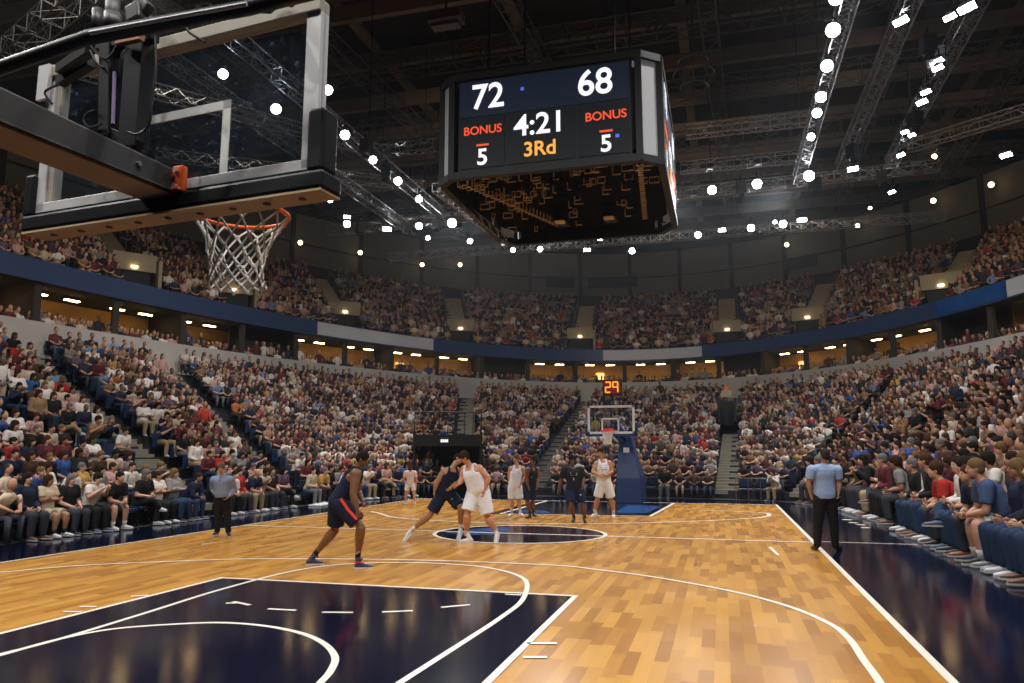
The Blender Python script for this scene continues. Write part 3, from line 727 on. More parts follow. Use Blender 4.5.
for idx, (p, q) in enumerate([((XL, YF), (XR, YF)), ((XRo, YFo), (XRo, YBo)), ((XLo, YBo), (XLo, YFo)), ((XR, YB + .3), (XL, YB + .3))]):
    P, d, nrm, Lw = face_xf((*p, 0), (*q, 0))
    e = panel(sb, P, d, nrm, .16, Lw - .16, ZB + .16, ZH - .16, M['bezel'], .03, 'display')
    k = Lw / 4.2
    zt = ZH - .16
    panel(e, P, d, nrm, .2, Lw - .2, zt - .88, zt - .04, M['screen_navy'], .05, 'score_screen')
    panel(e, P, d, nrm, .2, 1.24 * k, ZB + .2, zt - .93, M['screen'], .05, 'team_screen')
    panel(e, P, d, nrm, 1.32 * k, 2.82 * k, ZB + .2, zt - .93, M['screen'], .05, 'clock_screen')
    panel(e, P, d, nrm, 2.9 * k, Lw - .2, ZB + .2, zt - .93, M['screen'], .05, 'team_screen')
    zc = zt - .46
    text(e, P, d, nrm, .86 * k, zc, '72', .82, M['led_white'], .07, 'score_digits', .012, .95)
    text(e, P, d, nrm, 3.28 * k, zc - .0, '68', .82, M['led_white'], .07, 'score_digits', .012, .95)
    text(e, P, d, nrm, .74 * k, ZB + 1.06, 'BONUS', .27, M['led_red'], .07, 'bonus_text', .004)
    text(e, P, d, nrm, 3.5 * k, ZB + 1.06, 'BONUS', .27, M['led_red'], .07, 'bonus_text', .004)
    text(e, P, d, nrm, 2.05 * k, ZB + 1.04, '4:21', .68, M['led_white'], .07, 'clock_digits', .01)
    text(e, P, d, nrm, 2.05 * k, ZB + .48, '3Rd', .46, M['led_amber'], .07, 'period_text', .008)
    text(e, P, d, nrm, .74 * k, ZB + .42, '5', .52, M['led_white'], .07, 'foul_digit', .01)
    text(e, P, d, nrm, 3.5 * k, ZB + .42, '5', .52, M['led_white'], .07, 'foul_digit', .01)
    for u in (.74, 3.5): panel(e, P, d, nrm, u * k - .14, u * k + .14, ZB + .70, ZB + .74, M['led_red'], .07, 'small_red_caption')
    panel(e, P, d, nrm, 1.62 * k, 1.69 * k, zc + .06, zc + .13, M['led_blue'], .07, 'blue_mark')
    panel(e, P, d, nrm, 3.7 * k, 3.78 * k, ZB + .55, ZB + .62, M['led_blue'], .07, 'blue_mark')
# underside: open dark frame full of brackets in painted tan light, speakers and cables
m = MB(); m.prism(inn, ZB + .3, ZB + .36); m.obj('underside_deck', M['void_black'], sb)
def inside(x, y): return XL - .1 < x < XR + .1 and YF + .2 < y < YB + .1
rr = random.Random(5); mb_, mk = MB(), MB()
for i in range(150):
    x = rr.uniform(XL - .1, XR + .1); y = rr.choice([rr.uniform(YF + .25, YF + 2.0), rr.uniform(YF + .25, YF + 2.0), rr.uniform(YF + .3, YB)]); z = ZB + rr.uniform(-.02, .22)
    w = rr.uniform(.08, .26)
    mm = mb_ if rr.random() < .55 else mk
    if rr.random() < .5:
        mm.bar((x, y, z), (x + w, y, z), .025); mm.bar((x, y, z), (x, y, z + .2), .025)
    else:
        mm.bar((x, y, z), (x + w, y, z), .02); mm.bar((x + w, y, z), (x + w, y, z + .14), .02); mm.bar((x, y, z), (x, y, z + .14), .02); mm.bar((x, y, z + .14), (x + w, y, z + .14), .02)
for i in range(26):      # two diagonal rows of steps
    t = i / 25; x = XL + .1 + 1.4 * t; y = YF + .4 + 3.6 * t
    mb_.bar((x, y, ZB), (x + .14, y, ZB), .03); mb_.bar((x + .14, y, ZB), (x + .14, y, ZB + .15), .03)
    x = XR - .1 - .25 * t; mb_.bar((x, y, ZB), (x + .12, y, ZB), .03)
for i in range(9): mb_.bar((XL + .2 + i * .46, YF + .35, ZB + .12), (XL + .2 + i * .46, YF + .35, ZB + .32), .03)
tag(mb_.obj('bracket_grid', M['rig_tan'], sb), kind='stuff'); tag(mk.obj('cable_tray', M['void_black'], sb), kind='stuff')
for x in (-3.9, -2.6):
    m = MB(); m.box((x, 19.0, ZB + .12), (.34, .5, .3)); q = m.obj('speaker_box', M['bezel'], sb)
    m = MB(); m.box((x, 18.8, ZB - .035), (.26, .3, .02)); m.obj('speaker_grille', M['rig_tan'], q)
m = MB()
for x, y in ((XL + .6, YF + .9), (XR - .6, YF + .9), (XL + .6, YB - .9), (XR - .6, YB - .9)): m.tube([(x, y, ZH), (x, y, 24.4)], .03, 6)
m.obj('hanging_cable', M['black'], sb)
# lower ring truss visible at the left rear edge
truss((XLo - .15, YFo, ZB - .0), (XLo + .15, YBo + .4, ZB - .0), .2, .2, .3, 'light alloy rail along the lower left edge of the scoreboard', 'truss', .012)
# round steel basket / hoist above right of the scoreboard
Pb = atz(693, 62, 16.5); m = MB()
for z, r in ((0, .55), (-.5, .75), (-1.0, .5)): m.tube([(Pb.x + r * cos(a * pi / 8), Pb.y + r * sin(a * pi / 8), Pb.z + z) for a in range(16)], .03, 5, closed=True)
for a in range(8): m.tube([(Pb.x + r * cos(a * pi / 4), Pb.y + r * sin(a * pi / 4), Pb.z + z) for z, r in ((0, .55), (-.5, .75), (-1.0, .5))], .02, 5)
m.tube([(Pb.x, Pb.y, Pb.z), (Pb.x, Pb.y, 24)], .06, 6)
tag(m.obj('hoist_cage', M['truss_dark']), 'round wire hoist cage hanging beside the scoreboard top right', 'hoist')
Pq = atz(446, 18, 17); m = MB(); m.box(Pq, (1.2, .6, .35)); m.box(Pq + Vector((0, 0, -.3)), (1.0, .4, .12)); m.tube([Pq, Pq + Vector((0, 0, 7))], .05, 5)
tag(m.obj('rigging_box', M['truss_dark']), 'grey rigging box under the roof above the scoreboard', 'rigging box')

# ------------------------------------------------------------------ near basket
A_ = atd(27, 235, 3.82); B_ = atd(333, 190, 3.16); A_.z = B_.z = 3.142
U = (B_ - A_); BW = U.length - .035; U.normalize(); A_ = A_ + U * .012; N = Vector((-U.y, U.x, 0))       # N points to the court
K = Vector((0, 0, 1))
nb = empty('near_basket', (A_ + B_) / 2); tag(nb, 'near basketball backboard on a grey arm, seen from behind, with rim and net', 'basketball hoop')
def bp(px, py): # (u,z) on board plane
    P = onplane(px, py, A_, N); return (P - A_).dot(U), P.z
def W3(u, z, n=0.0): return A_ + U * u + K * (z - A_.z) + N * n
RB = Matrix((U, N, K)).transposed()
def bbox(mb, u0, u1, z0, z1, n0, n1): mb.box(W3((u0 + u1) / 2, (z0 + z1) / 2, (n0 + n1) / 2), (u1 - u0, n1 - n0, z1 - z0), RB)
zt = bp(50, 72)[1]; zb = A_.z
print('near board', BW, zb, zt, bp(325, -5), bp(60, 80), bp(307, 13), bp(229, 101), bp(228, 182), bp(147, 118), bp(147, 190), bp(181, 173), bp(325, 110))
g0, g1 = .07, BW - .05
m = MB(); bbox(m, g0, g1, zb + .1, zt - .02, -.006, .006); m.obj('glass_pane', M['glass'], nb)
m = MB()
bbox(m, g0, g1, zb + .095, zb + .145, -.03, .03); bbox(m, g1 - .075, g1, zb + .1, zt, -.03, .03)
bbox(m, g0, g0 + .06, zb + .1, zt, -.03, .03); m.obj('alloy_frame', M['alu'], nb, bevel=.003)
m = MB(); bbox(m, g0, g1, zt - .06, zt, -.045, .03); bbox(m, g0 + .06, g0 + .1, zb + .145, zt - .06, -.02, .03); m.obj('top_rail', M['frame_cream'], nb, bevel=.004)
# padding: bottom and lower corners
m = MB(); bbox(m, 0, BW, zb + .0, zb + .085, -.05, .10); bbox(m, 0, .075, zb + .08, zb + .30, -.05, .06); bbox(m, BW - .085, BW, zb + .08, zb + .36, -.05, .06)
pd = m.obj('edge_padding', M['black_pad'], nb, bevel=.015)
m = MB(); bbox(m, .008, BW - .008, zb - .008, zb + .002, -.044, .096); pt = m.obj('bounce_lit_pad_strip', M['pad_bounce_tan'], pd)  # thin sheet that carries the painted light from below
m = MB()
for i in range(9): m.tube([W3(.15 + i * (BW - .3) / 8, zb - .004, .025), W3(.15 + i * (BW - .3) / 8, zb - .012, .025)], .017, 10)
m.obj('padding_screw', M['black'], pd)
# target square
u0, zq0 = bp(228, 182); u1, zq1 = bp(229, 101); ul = u0 - .61 * 1.0
m = MB(); z0_, z1_ = zq0 + .0, zq1
bbox(m, u0 - .042, u0, z0_, z1_, -.012, -.007); bbox(m, ul, ul + .042, z0_, z1_, -.012, -.007); bbox(m, ul, u0, z1_ - .042, z1_, -.012, -.007); bbox(m, ul, u0, z0_, z0_ + .035, -.012, -.007)
m.obj('target_square', M['target'], nb)
# arm (tapered box behind the board)
ac, _z = bp(183, 173); az_top = bp(181, 173)[1]; az_bot = bp(177, 197)[1]
L = 3.2; wa = .19
def ring_arm(n, zt_, zb_, w, uo=0): 
    return [W3(ac + uo - w, zb_, n), W3(ac + uo, zb_, n), W3(ac + uo, zt_, n), W3(ac + uo - w, zt_, n)]
r0 = ring_arm(-.05, az_top, az_bot, wa); r1 = ring_arm(-L, az_top + .07, az_bot - .02, wa + .03)
m = MB(); m.add(r0 + r1, [(0, 1, 2, 3), (7, 6, 5, 4), (1, 5, 6, 2), (2, 6, 7, 3), (3, 7, 4, 0), (0, 4, 5, 1)])
arm = m.obj('support_arm', M['arm_grey'], nb, bevel=.008)
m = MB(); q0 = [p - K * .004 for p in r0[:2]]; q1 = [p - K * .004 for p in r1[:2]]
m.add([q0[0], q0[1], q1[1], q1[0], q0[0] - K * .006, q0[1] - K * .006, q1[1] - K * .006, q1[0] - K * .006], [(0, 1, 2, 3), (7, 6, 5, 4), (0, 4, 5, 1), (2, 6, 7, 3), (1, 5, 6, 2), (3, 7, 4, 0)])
m.obj('bounce_lit_underside', M['arm_bounce_tan'], arm)  # sheet added under the arm for the painted court bounce
m = MB(); m.tube([r0[1] + U * .01, r1[1] + U * .01], .012, 6); m.obj('black_edge_strip', M['black'], arm)
for (pt_) in [(.25, .5), (.9, .3), (1.7, .6)]:
    m = MB(); m.tube([W3(ac, az_top - .05, -pt_[0]), W3(ac + .012, az_top - .05, -pt_[0])], .012, 6); m.obj('bolt', M['truss'], arm)
# orange bracket at the board
ou, oz = bp(186, 172); _, oz2 = bp(186, 196)
m = MB(); bbox(m, ac - .0, ac + .06, oz2 - .0, oz + .006, -.065, -.03); bbox(m, ac - .0, ac + .06, oz2 + .0, oz2 + .015, -.085, -.02); br = m.obj('orange_bracket', M['orange'], nb, bevel=.004)
m = MB(); m.tube([W3(ac + .03, oz - .02, -.065), W3(ac + .03, oz - .02, -.08)], .011, 8); m.obj('bracket_bolt', M['alu'], br); m = MB(); m.tube([W3(ac + .03, oz2 + .025, -.065), W3(ac + .03, oz2 + .025, -.078)], .01, 8); m.obj('bracket_bolt', M['alu'], br)
# rim
Rc = atd(240, 214, 3.78); Rr = .235
rimpts = [Rc + U * (Rr * cos(a * pi / 20)) + N * (Rr * sin(a * pi / 20)) for a in range(40)]
m = MB(); m.tube(rimpts, .011, 8, closed=True)
rim = m.obj('rim', M['orange'], nb, smooth=True)
m = MB()
bc = W3(ac + .03, Rc.z, .03); rb = Rc - N * Rr
for sgn in (-1, 1): m.tube([bc + U * .09 * sgn + (Rc - A_ - U * (Rc - A_).dot(U)).normalized() * 0, rb + U * .11 * sgn + N * .04], .012, 6)
m.bar(bc - U * .1, bc + U * .1, .03, .1); m.bar(bc - U * .0, rb, .16, .012)
m.obj('rim_mount', M['orange'], rim)
m = MB()
for a in range(12):
    t = 2 * pi * a / 12; c = Rc + U * (Rr * cos(t)) + N * (Rr * sin(t)) - K * .014; m.tube([c + U * .012, c - K * .016, c - U * .012], .003, 5)
m.obj('net_hook', M['orange'], rim)
# net
def make_net(C0, R, mt, parent, drop=.42, r=.0042, Uv=U, Nv=N, seg=12, wob=.006, rb_=.135):
    rn = random.Random(3); m = MB(); lev = 7
    rad = [R, R * .82, R * .66, R * .585, R * .55, R * .545, R * .555, R * .575]
    zz = [0, -.17, -.36, -.52, -.66, -.79, -.91, -1.0]
    jit = [[(rn.uniform(-wob, wob), rn.uniform(-wob, wob)) for a in range(2 * seg)] for l in range(lev + 1)]
    def P(l, k):
        k = k % (2 * seg); t = 2 * pi * k / (2 * seg); j = jit[l][k]
        return C0 + Uv * (rad[l] * cos(t) + j[0]) + Nv * (rad[l] * sin(t) + j[1]) + K * (zz[l] * drop - .012 + (j[0] if l else 0))
    for a in range(seg):
        for sgn in (-1, 1):
            k = 2 * a
            pts = [P(l, k + sgn * l) for l in range(lev + 1)]
            m.tube(pts, r, 5)
    for k in range(2 * seg):
        for l in range(1, lev + 1):
            if (k + l) % 2 == 0: m.ell(P(l, k), (r * 2.0, r * 2.0, r * 2.4), None, 6, 4)
    return m.obj('net', mt, parent)
make_net(Rc, Rr, M['net'], rim, .365, .0052)
# upper linkage: diagonal black tube, actuators, cylinders, cables (behind the glass side)
def at_n(px, py, n): return onplane(px, py, A_ + N * n, N)
m = MB(); m.tube([at_n(-60, 93, -.55), at_n(0, 68, -.5), at_n(90, 37, -.42), at_n(170, 22, -.36), at_n(247, 8, -.3), at_n(320, -10, -.24)], [.032] * 6, 12)
tb = m.obj('diagonal_tube', M['black_pad'], nb, smooth=True)
m = MB(); m.tube([at_n(90, 33, -.45), at_n(170, 18, -.39), at_n(247, 4, -.33)], .009, 6); m.obj('tube_highlight', M['alu'], tb)  # pale rod shaped as the highlight line along the black tube
m = MB()
m.bar(at_n(108, 44, -.16), at_n(107, 138, -.16), .05, .06); m.bar(at_n(141, 38, -.14), at_n(133, 150, -.14), .085, .1); m.bar(at_n(120, 50, -.13), at_n(118, 140, -.13), .03, .03)
m.bar(at_n(100, 45, -.15), at_n(156, 34, -.15), .05, .07); m.bar(at_n(103, 130, -.15), at_n(140, 146, -.15), .04, .05)
ac_ = m.obj('actuator_post', M['black_pad'], nb, bevel=.004)
m = MB(); m.tube([at_n(114.5, 72, -.19), at_n(113, 124, -.19)], .008, 8); m.obj('lilac_piston_rod', mat('lilac_rod', (.45, .36, .62), .25, metal=.5), ac_)
m = MB(); m.tube([at_n(113, -6, -.17), at_n(112, 30, -.17)], .034, 12); m.tube([at_n(113, 14, -.17), at_n(112, 30, -.17)], .04, 12); m.tube([at_n(98, 10, -.17), at_n(98, 30, -.17)], .028, 10); m.obj('grey_cylinder', M['arm_grey'], nb, smooth=True)
m = MB(); m.bar(at_n(138, 8, -.2), at_n(140, 24, -.2), .09, .08); m.bar(at_n(128, -10, -.2), at_n(150, 10, -.2), .05, .05); m.obj('clamp_block', M['arm_grey'], nb, bevel=.01)
m = MB(); m.bar(at_n(118, 42, -.22), at_n(142, 37, -.22), .03, .03); m.obj('copper_fitting', mat('copper_fitting', (.5, .25, .18), .35, metal=.6), nb)
for pts in ([(95, 110), (88, 113), (84, 121), (90, 127), (101, 124)], [(155, 36), (156, 70), (152, 100), (149, 124), (138, 134), (128, 132)], [(90, 50), (96, 62), (104, 68)], [(185, 24), (190, 33), (205, 42)], [(120, 40), (108, 58), (96, 52), (90, 44)], [(60, 84), (45, 92), (52, 104)], [(280, 2), (292, 6), (296, -4)]):
    m = MB(); m.tube(smooth_pts([at_n(a, b, -.2) for a, b in pts], 5), .006, 5); m.obj('cable', M['black'], nb)
m = MB(); bbox(m, bp(48, 90)[0] - .0, bp(57, 90)[0] + .01, bp(48, 105)[1], bp(48, 72)[1], -.06, -.04); m.obj('grey_end_plate', M['alu'], nb)
for q_ in ((60, 70, -.12, 90, 50, -.2), (60, 82, -.08, 92, 62, -.12), (265, 8, -.2, 275, 0, -.08)):
    m = MB(); m.bar(at_n(*q_[:3]), at_n(*q_[3:]), .045, .045); m.obj('upper_bracket', M['black'], nb)
# stand of the near basket, behind and left of the camera
bs = W3(ac - .1, 0, -L); bs.z = 0
m = MB(); m.bar(W3(ac - .1, az_top, -L + .1), bs + Vector((0, 0, .3)) - N * .5, .3, .3); m.box(bs - N * .9 + K * .2, (.9, 1.6, .4), RB); m.obj('stand_base', M['blue_pad'], nb)

# ------------------------------------------------------------------ far basket
fb = empty('far_basket', (-3.85, 32.2, 0)); tag(fb, 'far basketball hoop with white-framed glass board on a tall royal blue padded tower', 'basketball hoop')
YB_ = 29.6
def fpx(px, py, y):   # point at world Y = y
    d = Vector(ray(px, py)); c = Vector(CAM); return c + d * ((y - c.y) / d.y)
a, b = fpx(588, 434, YB_), fpx(635, 434, YB_); top = fpx(611, 405.5, YB_).z; x0, x1, z0, z1 = a.x, b.x, a.z, top
m = MB(); m.box(((x0 + x1) / 2, YB_, (z0 + z1) / 2), (x1 - x0, .02, z1 - z0)); m.obj('glass_pane', M['glass'], fb)
def rectframe(mb, x0, x1, z0, z1, w, y, t):
    mb.box(((x0 + x1) / 2, y, z0 + w / 2), (x1 - x0, t, w)); mb.box(((x0 + x1) / 2, y, z1 - w / 2), (x1 - x0, t, w))
    mb.box((x0 + w / 2, y, (z0 + z1) / 2), (w, t, z1 - z0)); mb.box((x1 - w / 2, y, (z0 + z1) / 2), (w, t, z1 - z0))
M['white_frame'] = mat('white_frame_paint', (.75, .78, .8), .5)
m = MB(); rectframe(m, x0, x1, z0, z1, .085, YB_ - .02, .06); m.obj('board_frame', M['white_frame'], fb)
m = MB(); q = (x0 + x1) / 2 + .0; rectframe(m, q - .38, q + .32, z0 + .06, z0 + .62, .06, YB_ - .03, .02); m.obj('target_square', M['white_frame'], fb)
m = MB(); m.box(((x0 + x1) / 2, YB_, z0 - .05), (x1 - x0 + .14, .1, .1)); 
for x in (x0 - .04, x1 + .04): m.box((x, YB_, z0 + .15), (.1, .1, .42))
m.obj('edge_padding', M['blue_pad'], fb)
rc = Vector((fpx(607.5, 434, YB_ - .4).x, YB_ - .42, z0 + .12))
m = MB(); m.tube([rc + Vector((.26 * cos(t * pi / 10), .26 * sin(t * pi / 10), 0)) for t in range(20)], .03, 6, closed=True); m.box(rc + Vector((0, .33, .0)), (.3, .14, .2)); m.box(rc + Vector((0, .3, -.06)), (.42, .05, .1))
M['red_rim'] = mat('red_rim_paint', (.75, .05, .03), .4)
rm = m.obj('rim', M['red_rim'], fb)
make_net(rc, .26, M['net'], rm, .5, .012, Vector((1, 0, 0)), Vector((0, 1, 0)))
# tower: tapered, padded
def quadring(y0, y1, xa, xb, z): return [(xa, y0, z), (xb, y0, z), (xb, y1, z), (xa, y1, z)]
tw = [quadring(30.9, 32.9, fpx(616, 500, 31).x, fpx(642, 500, 31).x, 0.0), quadring(30.95, 32.9, fpx(616.5, 480, 31).x, fpx(641, 480, 31).x, 1.0),
      quadring(31.1, 32.3, fpx(618.5, 455, 31.2).x, fpx(635, 455, 31.2).x, fpx(620, 455, 31.2).z), quadring(31.2, 32.0, fpx(619.5, 438, 31.2).x, fpx(631, 438, 31.2).x, fpx(620, 436, 31.2).z)]
m = MB(); vs = [v for r in tw for v in r]
m.add(vs, [(3, 2, 1, 0), (12, 13, 14, 15)] + [(4 * i + k, 4 * i + (k + 1) % 4, 4 * i + 4 + (k + 1) % 4, 4 * i + 4 + k) for i in range(3) for k in range(4)])
m.obj('padded_tower', M['blue_pad'], fb, bevel=.03)
c = fpx(626.5, 450, 31.15); m = MB(); m.box(c, (.24, .08, .2)); m.obj('white_sign_plate', M['white_frame'], fb)
m = MB(); c = fpx(625, 440, 31.3); m.bar((c.x, 31.6, c.z), ((x0 + x1) / 2 + .2, YB_ + .1, z0 + .3), .22, .22); m.bar((c.x, 31.6, c.z - .2), (c.x - .2, YB_ + .1, z0 - .05), .1, .1); m.bar(((x0 + x1) / 2, YB_ + .08, z0 + .1), ((x0 + x1) / 2, YB_ + .08, z1 + .5), .06, .06); m.obj('board_arm', M['blue_pad'], fb)
# shot clock
c = fpx(612.5, 387.5, YB_); sc = empty('shot_clock', c); tag(sc, 'red and amber shot clock above the far backboard', 'shot clock')
m = MB(); m.box(c, (.75, .3, .62)); m.obj('case', M['black'], sc, bevel=.02)
M['clock_red'] = mat('dark_red_led_field', (.05, .0, .0), .5, emit=(.5, .01, .0), es=.25)
m = MB(); m.box(c - Vector((0, .155, 0)), (.66, .01, .53)); fcl = m.obj('display_face', M['clock_red'], sc)
seg = {'a': (0, 1, 1, 1), 'b': (1, 1, 1, 0), 'c': (1, 0, 1, -1), 'd': (0, -1, 1, -1), 'e': (0, 0, 0, -1), 'f': (0, 1, 0, 0), 'g': (0, 0, 1, 0)}
for s_, xo in (('abged', -.25), ('abcfg', .04)):
    m = MB()
    for ch in s_:
        xa, za, xb, zb_ = seg[ch]; m.bar(c + Vector((xo + xa * .19, -.17, za * .2)), c + Vector((xo + xb * .19, -.17, zb_ * .2)), .055, .055, up=(0, 1, 0))
    m.obj('digit', M['led_amber'], fcl)
m = MB(); m.tube([c - Vector((0, 0, .3)), (c.x, YB_ + .05, z1)], .03, 6); m.obj('mount_post', M['black'], sc)
# ------------------------------------------------------------------ people
def remesh(mb, voxel, smooth=2):
    me = bpy.data.meshes.new('tmp'); me.from_pydata(mb.v, [], mb.f); me.update()
    o = bpy.data.objects.new('tmp', me); COL.objects.link(o)
    r = o.modifiers.new('r', 'REMESH'); r.mode = 'VOXEL'; r.voxel_size = voxel; r.use_smooth_shade = True
    if smooth:
        s = o.modifiers.new('s', 'SMOOTH'); s.factor = .6; s.iterations = smooth
    dg = bpy.context.evaluated_depsgraph_get(); dg.update()
    out = bpy.data.meshes.new_from_object(o.evaluated_get(dg))
    bpy.data.objects.remove(o); bpy.data.meshes.remove(me)
    return out
def append_mb(me, mb):
    bm = bmesh.new(); bm.from_mesh(me); vs = [bm.verts.new(v) for v in mb.v]
    for f in mb.f:
        try: fc = bm.faces.new([vs[i] for i in f]); fc.smooth = True
        except ValueError: pass
    bm.to_mesh(me); bm.free(); return me
def mesh_obj(name, me, mt, color, parent=None):
    if not me.materials: me.materials.append(mt)
    o = bpy.data.objects.new(name, me); COL.objects.link(o); o.color = (*color, 1)
    if parent is not None: o.parent = parent
    return o
def lerp(a, b, t): return a + (b - a) * t

def hand_parts(body, fing, wr, d, n, thumb_side, k, curl=.5):
    """palm joins the body mesh, five fingers are rooted in it"""
    d = d.normalized(); w = d.cross(n).normalized(); n = w.cross(d).normalized()
    R = Matrix((w, d, n)).transposed()
    pc = wr + d * .05 * k
    body.ell(pc, (.042 * k, .056 * k, .019 * k), R, 10, 6)
    body.ell(wr + d * .02 * k, (.03 * k, .035 * k, .02 * k), R, 10, 6)
    for i, (o, l) in enumerate([(-.032, .062), (-.011, .078), (.011, .083), (.032, .072)]):
        o *= -thumb_side if False else 1
        o = o * thumb_side
        b = pc + w * (o * k) + d * .036 * k
        d1 = (d * cos(curl * .6) + n * sin(curl * .6) + w * o * 2.0).normalized(); d2 = (d * cos(curl * 1.6) + n * sin(curl * 1.6)).normalized(); d3 = (d * cos(curl * 2.4) + n * sin(curl * 2.4)).normalized()
        p1 = b + d1 * l * .45 * k; p2 = p1 + d2 * l * .32 * k; p3 = p2 + d3 * l * .23 * k
        fing.tube([b, p1, p2, p3], [.0095 * k, .009 * k, .008 * k, .006 * k], 6)
    b = wr + d * .028 * k + w * thumb_side * .034 * k
    td = (d * .7 + w * thumb_side * .65 + n * .25).normalized()
    p1 = b + td * .036 * k; p2 = p1 + (td * .8 + d * .3 + n * .2).normalized() * .03 * k
    fing.tube([b - td * .012, p1, p2], [.0125 * k, .011 * k, .008 * k], 6)

def build_figure(J, fc, fh, k=1.0, outfit=None, voxel=.014, female=False):
    """J: joint positions. fc / fh: forward of chest / head. Returns dict of meshes."""
    o = dict(top='tank', bottom='shorts', hair='short', bulk=1.0); o.update(outfit or {})
    J = {a: Vector(b) for a, b in J.items()}; fc = Vector(fc).normalized(); fh = Vector(fh).normalized()
    bk = o['bulk'] * k
    P, Nk = J['pel'], J['neck']; up = (Nk - P).normalized()
    la = (J['shR'] - J['shL']).normalized(); lh = (J['hipR'] - J['hipL']).normalized()
    def ringset(infl, s_list):
        out = []
        for s, hu, hv in s_list:
            lat = (lh * (1 - s) + la * s); lat = (lat - up * lat.dot(up)).normalized(); fw = up.cross(lat).normalized()
            if fw.dot(fc) < 0: fw = -fw
            out.append((lerp(P, Nk, s) + fw * (.012 * k * sin(pi * max(0, min(1, s)))), lat, hu * bk + infl, fw, hv * bk + infl))
        return out
    TS = [(-.16, .10, .085), (-.06, .155, .112), (.08, .165, .12), (.28, .148, .108), (.45, .150, .108), (.65, .172, .12), (.82, .178, .115), (.92, .145, .09), (1.0, .075, .065)]
    body, fing = MB(), MB(); M_ = {}
    body.loft(ringset(0, TS), 16, 2.3)
    H_ = J['head']; hu = Vector(J.get('headup', (H_ - Nk))).normalized(); fh = (fh - hu * fh.dot(hu)).normalized(); hl = hu.cross(fh).normalized()   # lateral
    HR = Matrix((hl, fh, hu)).transposed()
    def hp(l, f, u): return H_ + hl * l * k + fh * f * k + hu * u * k
    body.tube([lerp(P, Nk, .95), lerp(Nk, H_, .45), hp(0, -.01, -.03)], [.066 * k, .056 * k, .054 * k], 12)
    body.ell(hp(0, -.008, .03), (.076 * k, .096 * k, .098 * k), HR, 16, 10)
    body.ell(hp(0, .028, -.04), (.062 * k, .064 * k, .078 * k), HR, 14, 8)
    body.ell(hp(0, .062, -.092), (.032 * k, .028 * k, .024 * k), HR, 10, 6)
    body.ell(hp(0, .076, .026), (.05 * k, .016 * k, .012 * k), HR, 10, 6)
    body.tube([hp(0, .086, .012), hp(0, .112, -.028), hp(0, .09, -.034)], [.009 * k, .016 * k, .012 * k], 8)
    for s in (-1, 1):
        body.ell(hp(.078 * s, -.006, -.008), (.012 * k, .02 * k, .032 * k), HR, 8, 6)
        body.ell(hp(.034 * s, .068, -.03), (.022 * k, .02 * k, .02 * k), HR, 8, 6)
    eye = MB()
    for s in (-1, 1): eye.ell(hp(.031 * s, .084, .004), (.013 * k, .008 * k, .008 * k), HR, 8, 6)
    lip = MB(); lip.ell(hp(0, .09, -.062), (.024 * k, .009 * k, .008 * k), HR, 8, 6)
    toes = {}
    for s in ('L', 'R'):
        sh, el, wr = J['sh' + s], J['el' + s], J['wr' + s]; hi, kn, an = J['hip' + s], J['kn' + s], J['an' + s]
        body.tube([lerp(P, Nk, .9), sh], [.078 * bk, .072 * bk], 10)
        body.ell(sh, (.076 * bk, .076 * bk, .074 * bk), None, 12, 8)
        body.tube([sh, lerp(sh, el, .4), el], [.07 * bk, .063 * bk, .046 * bk], 12)
        body.ell(el, (.044 * k,) * 3, None, 8, 6)
        body.tube([el, lerp(el, wr, .3), wr], [.046 * bk, .05 * bk, .031 * k], 12)
        hd = Vector(J['hd' + s]) - wr if 'hd' + s in J else (wr - el); hd.normalize()
        pn = (fc * .3 - la * (1 if s == 'R' else -1)); pn = pn - hd * pn.dot(hd)
        if pn.length < .1: pn = up - hd * up.dot(hd)
        pn.normalize()
        w = hd.cross(pn); ts = 1 if w.dot(fc + Vector((0, 0, .5))) > 0 else -1
        hand_parts(body, fing, wr, hd, pn, ts, k, o.get('curl', .55))
        body.tube([lerp(P, hi, .4), hi], [.10 * bk, .10 * bk], 10)
        body.tube([hi, lerp(hi, kn, .4), kn], [.098 * bk, .086 * bk, .058 * k], 14)
        body.ell(kn, (.058 * k,) * 3, None, 8, 6)
        body.tube([kn, lerp(kn, an, .3), lerp(kn, an, .65), an], [.06 * bk, .068 * bk, .05 * bk, .038 * k], 12)
        toe = J['toe' + s]; ft = (toe - an); toes[s] = toe
        body.ell(lerp(an, toe, .25), (.03 * k, .03 * k, .03 * k), None, 8, 6)
    me = remesh(body, voxel, 3); M_['body'] = append_mb(me, fing)
    em = bpy.data.meshes.new('eyes'); em.from_pydata(eye.v, [], eye.f); M_['eyes'] = em
    em = bpy.data.meshes.new('lips'); em.from_pydata(lip.v, [], lip.f); M_['lips'] = em
    # hair
    hm = MB(); hs = o['hair']
    if hs != 'bald':
        g = {'short': 1.0, 'buzz': .965, 'long': 1.05, 'curly': 1.12}[hs]
        hm.ell(hp(0, -.016, .045), (.088 * k * g, .103 * k * g, .097 * k * g), HR, 18, 12)
        hm.ell(hp(0, -.042, .0), (.084 * k * g, .072 * k * g, .085 * k * g), HR, 14, 8)
        if hs == 'long':
            hm.loft([(hp(0, -.05, .04), hl, .08 * k, fh, .06 * k), (hp(0, -.07, -.06), hl, .09 * k, fh, .05 * k), (hp(0, -.09, -.17), hl, .095 * k, fh, .04 * k), (hp(0, -.09, -.3), hl, .06 * k, fh, .025 * k)], 12)
            for s in (-1, 1): hm.tube([hp(.078 * s, 0, .05), hp(.086 * s, -.01, -.04), hp(.08 * s, -.02, -.16)], [.025 * k, .028 * k, .015 * k], 8)
        M_['hair'] = remesh(hm, .012 * k, 2)
    # top
    t = MB()
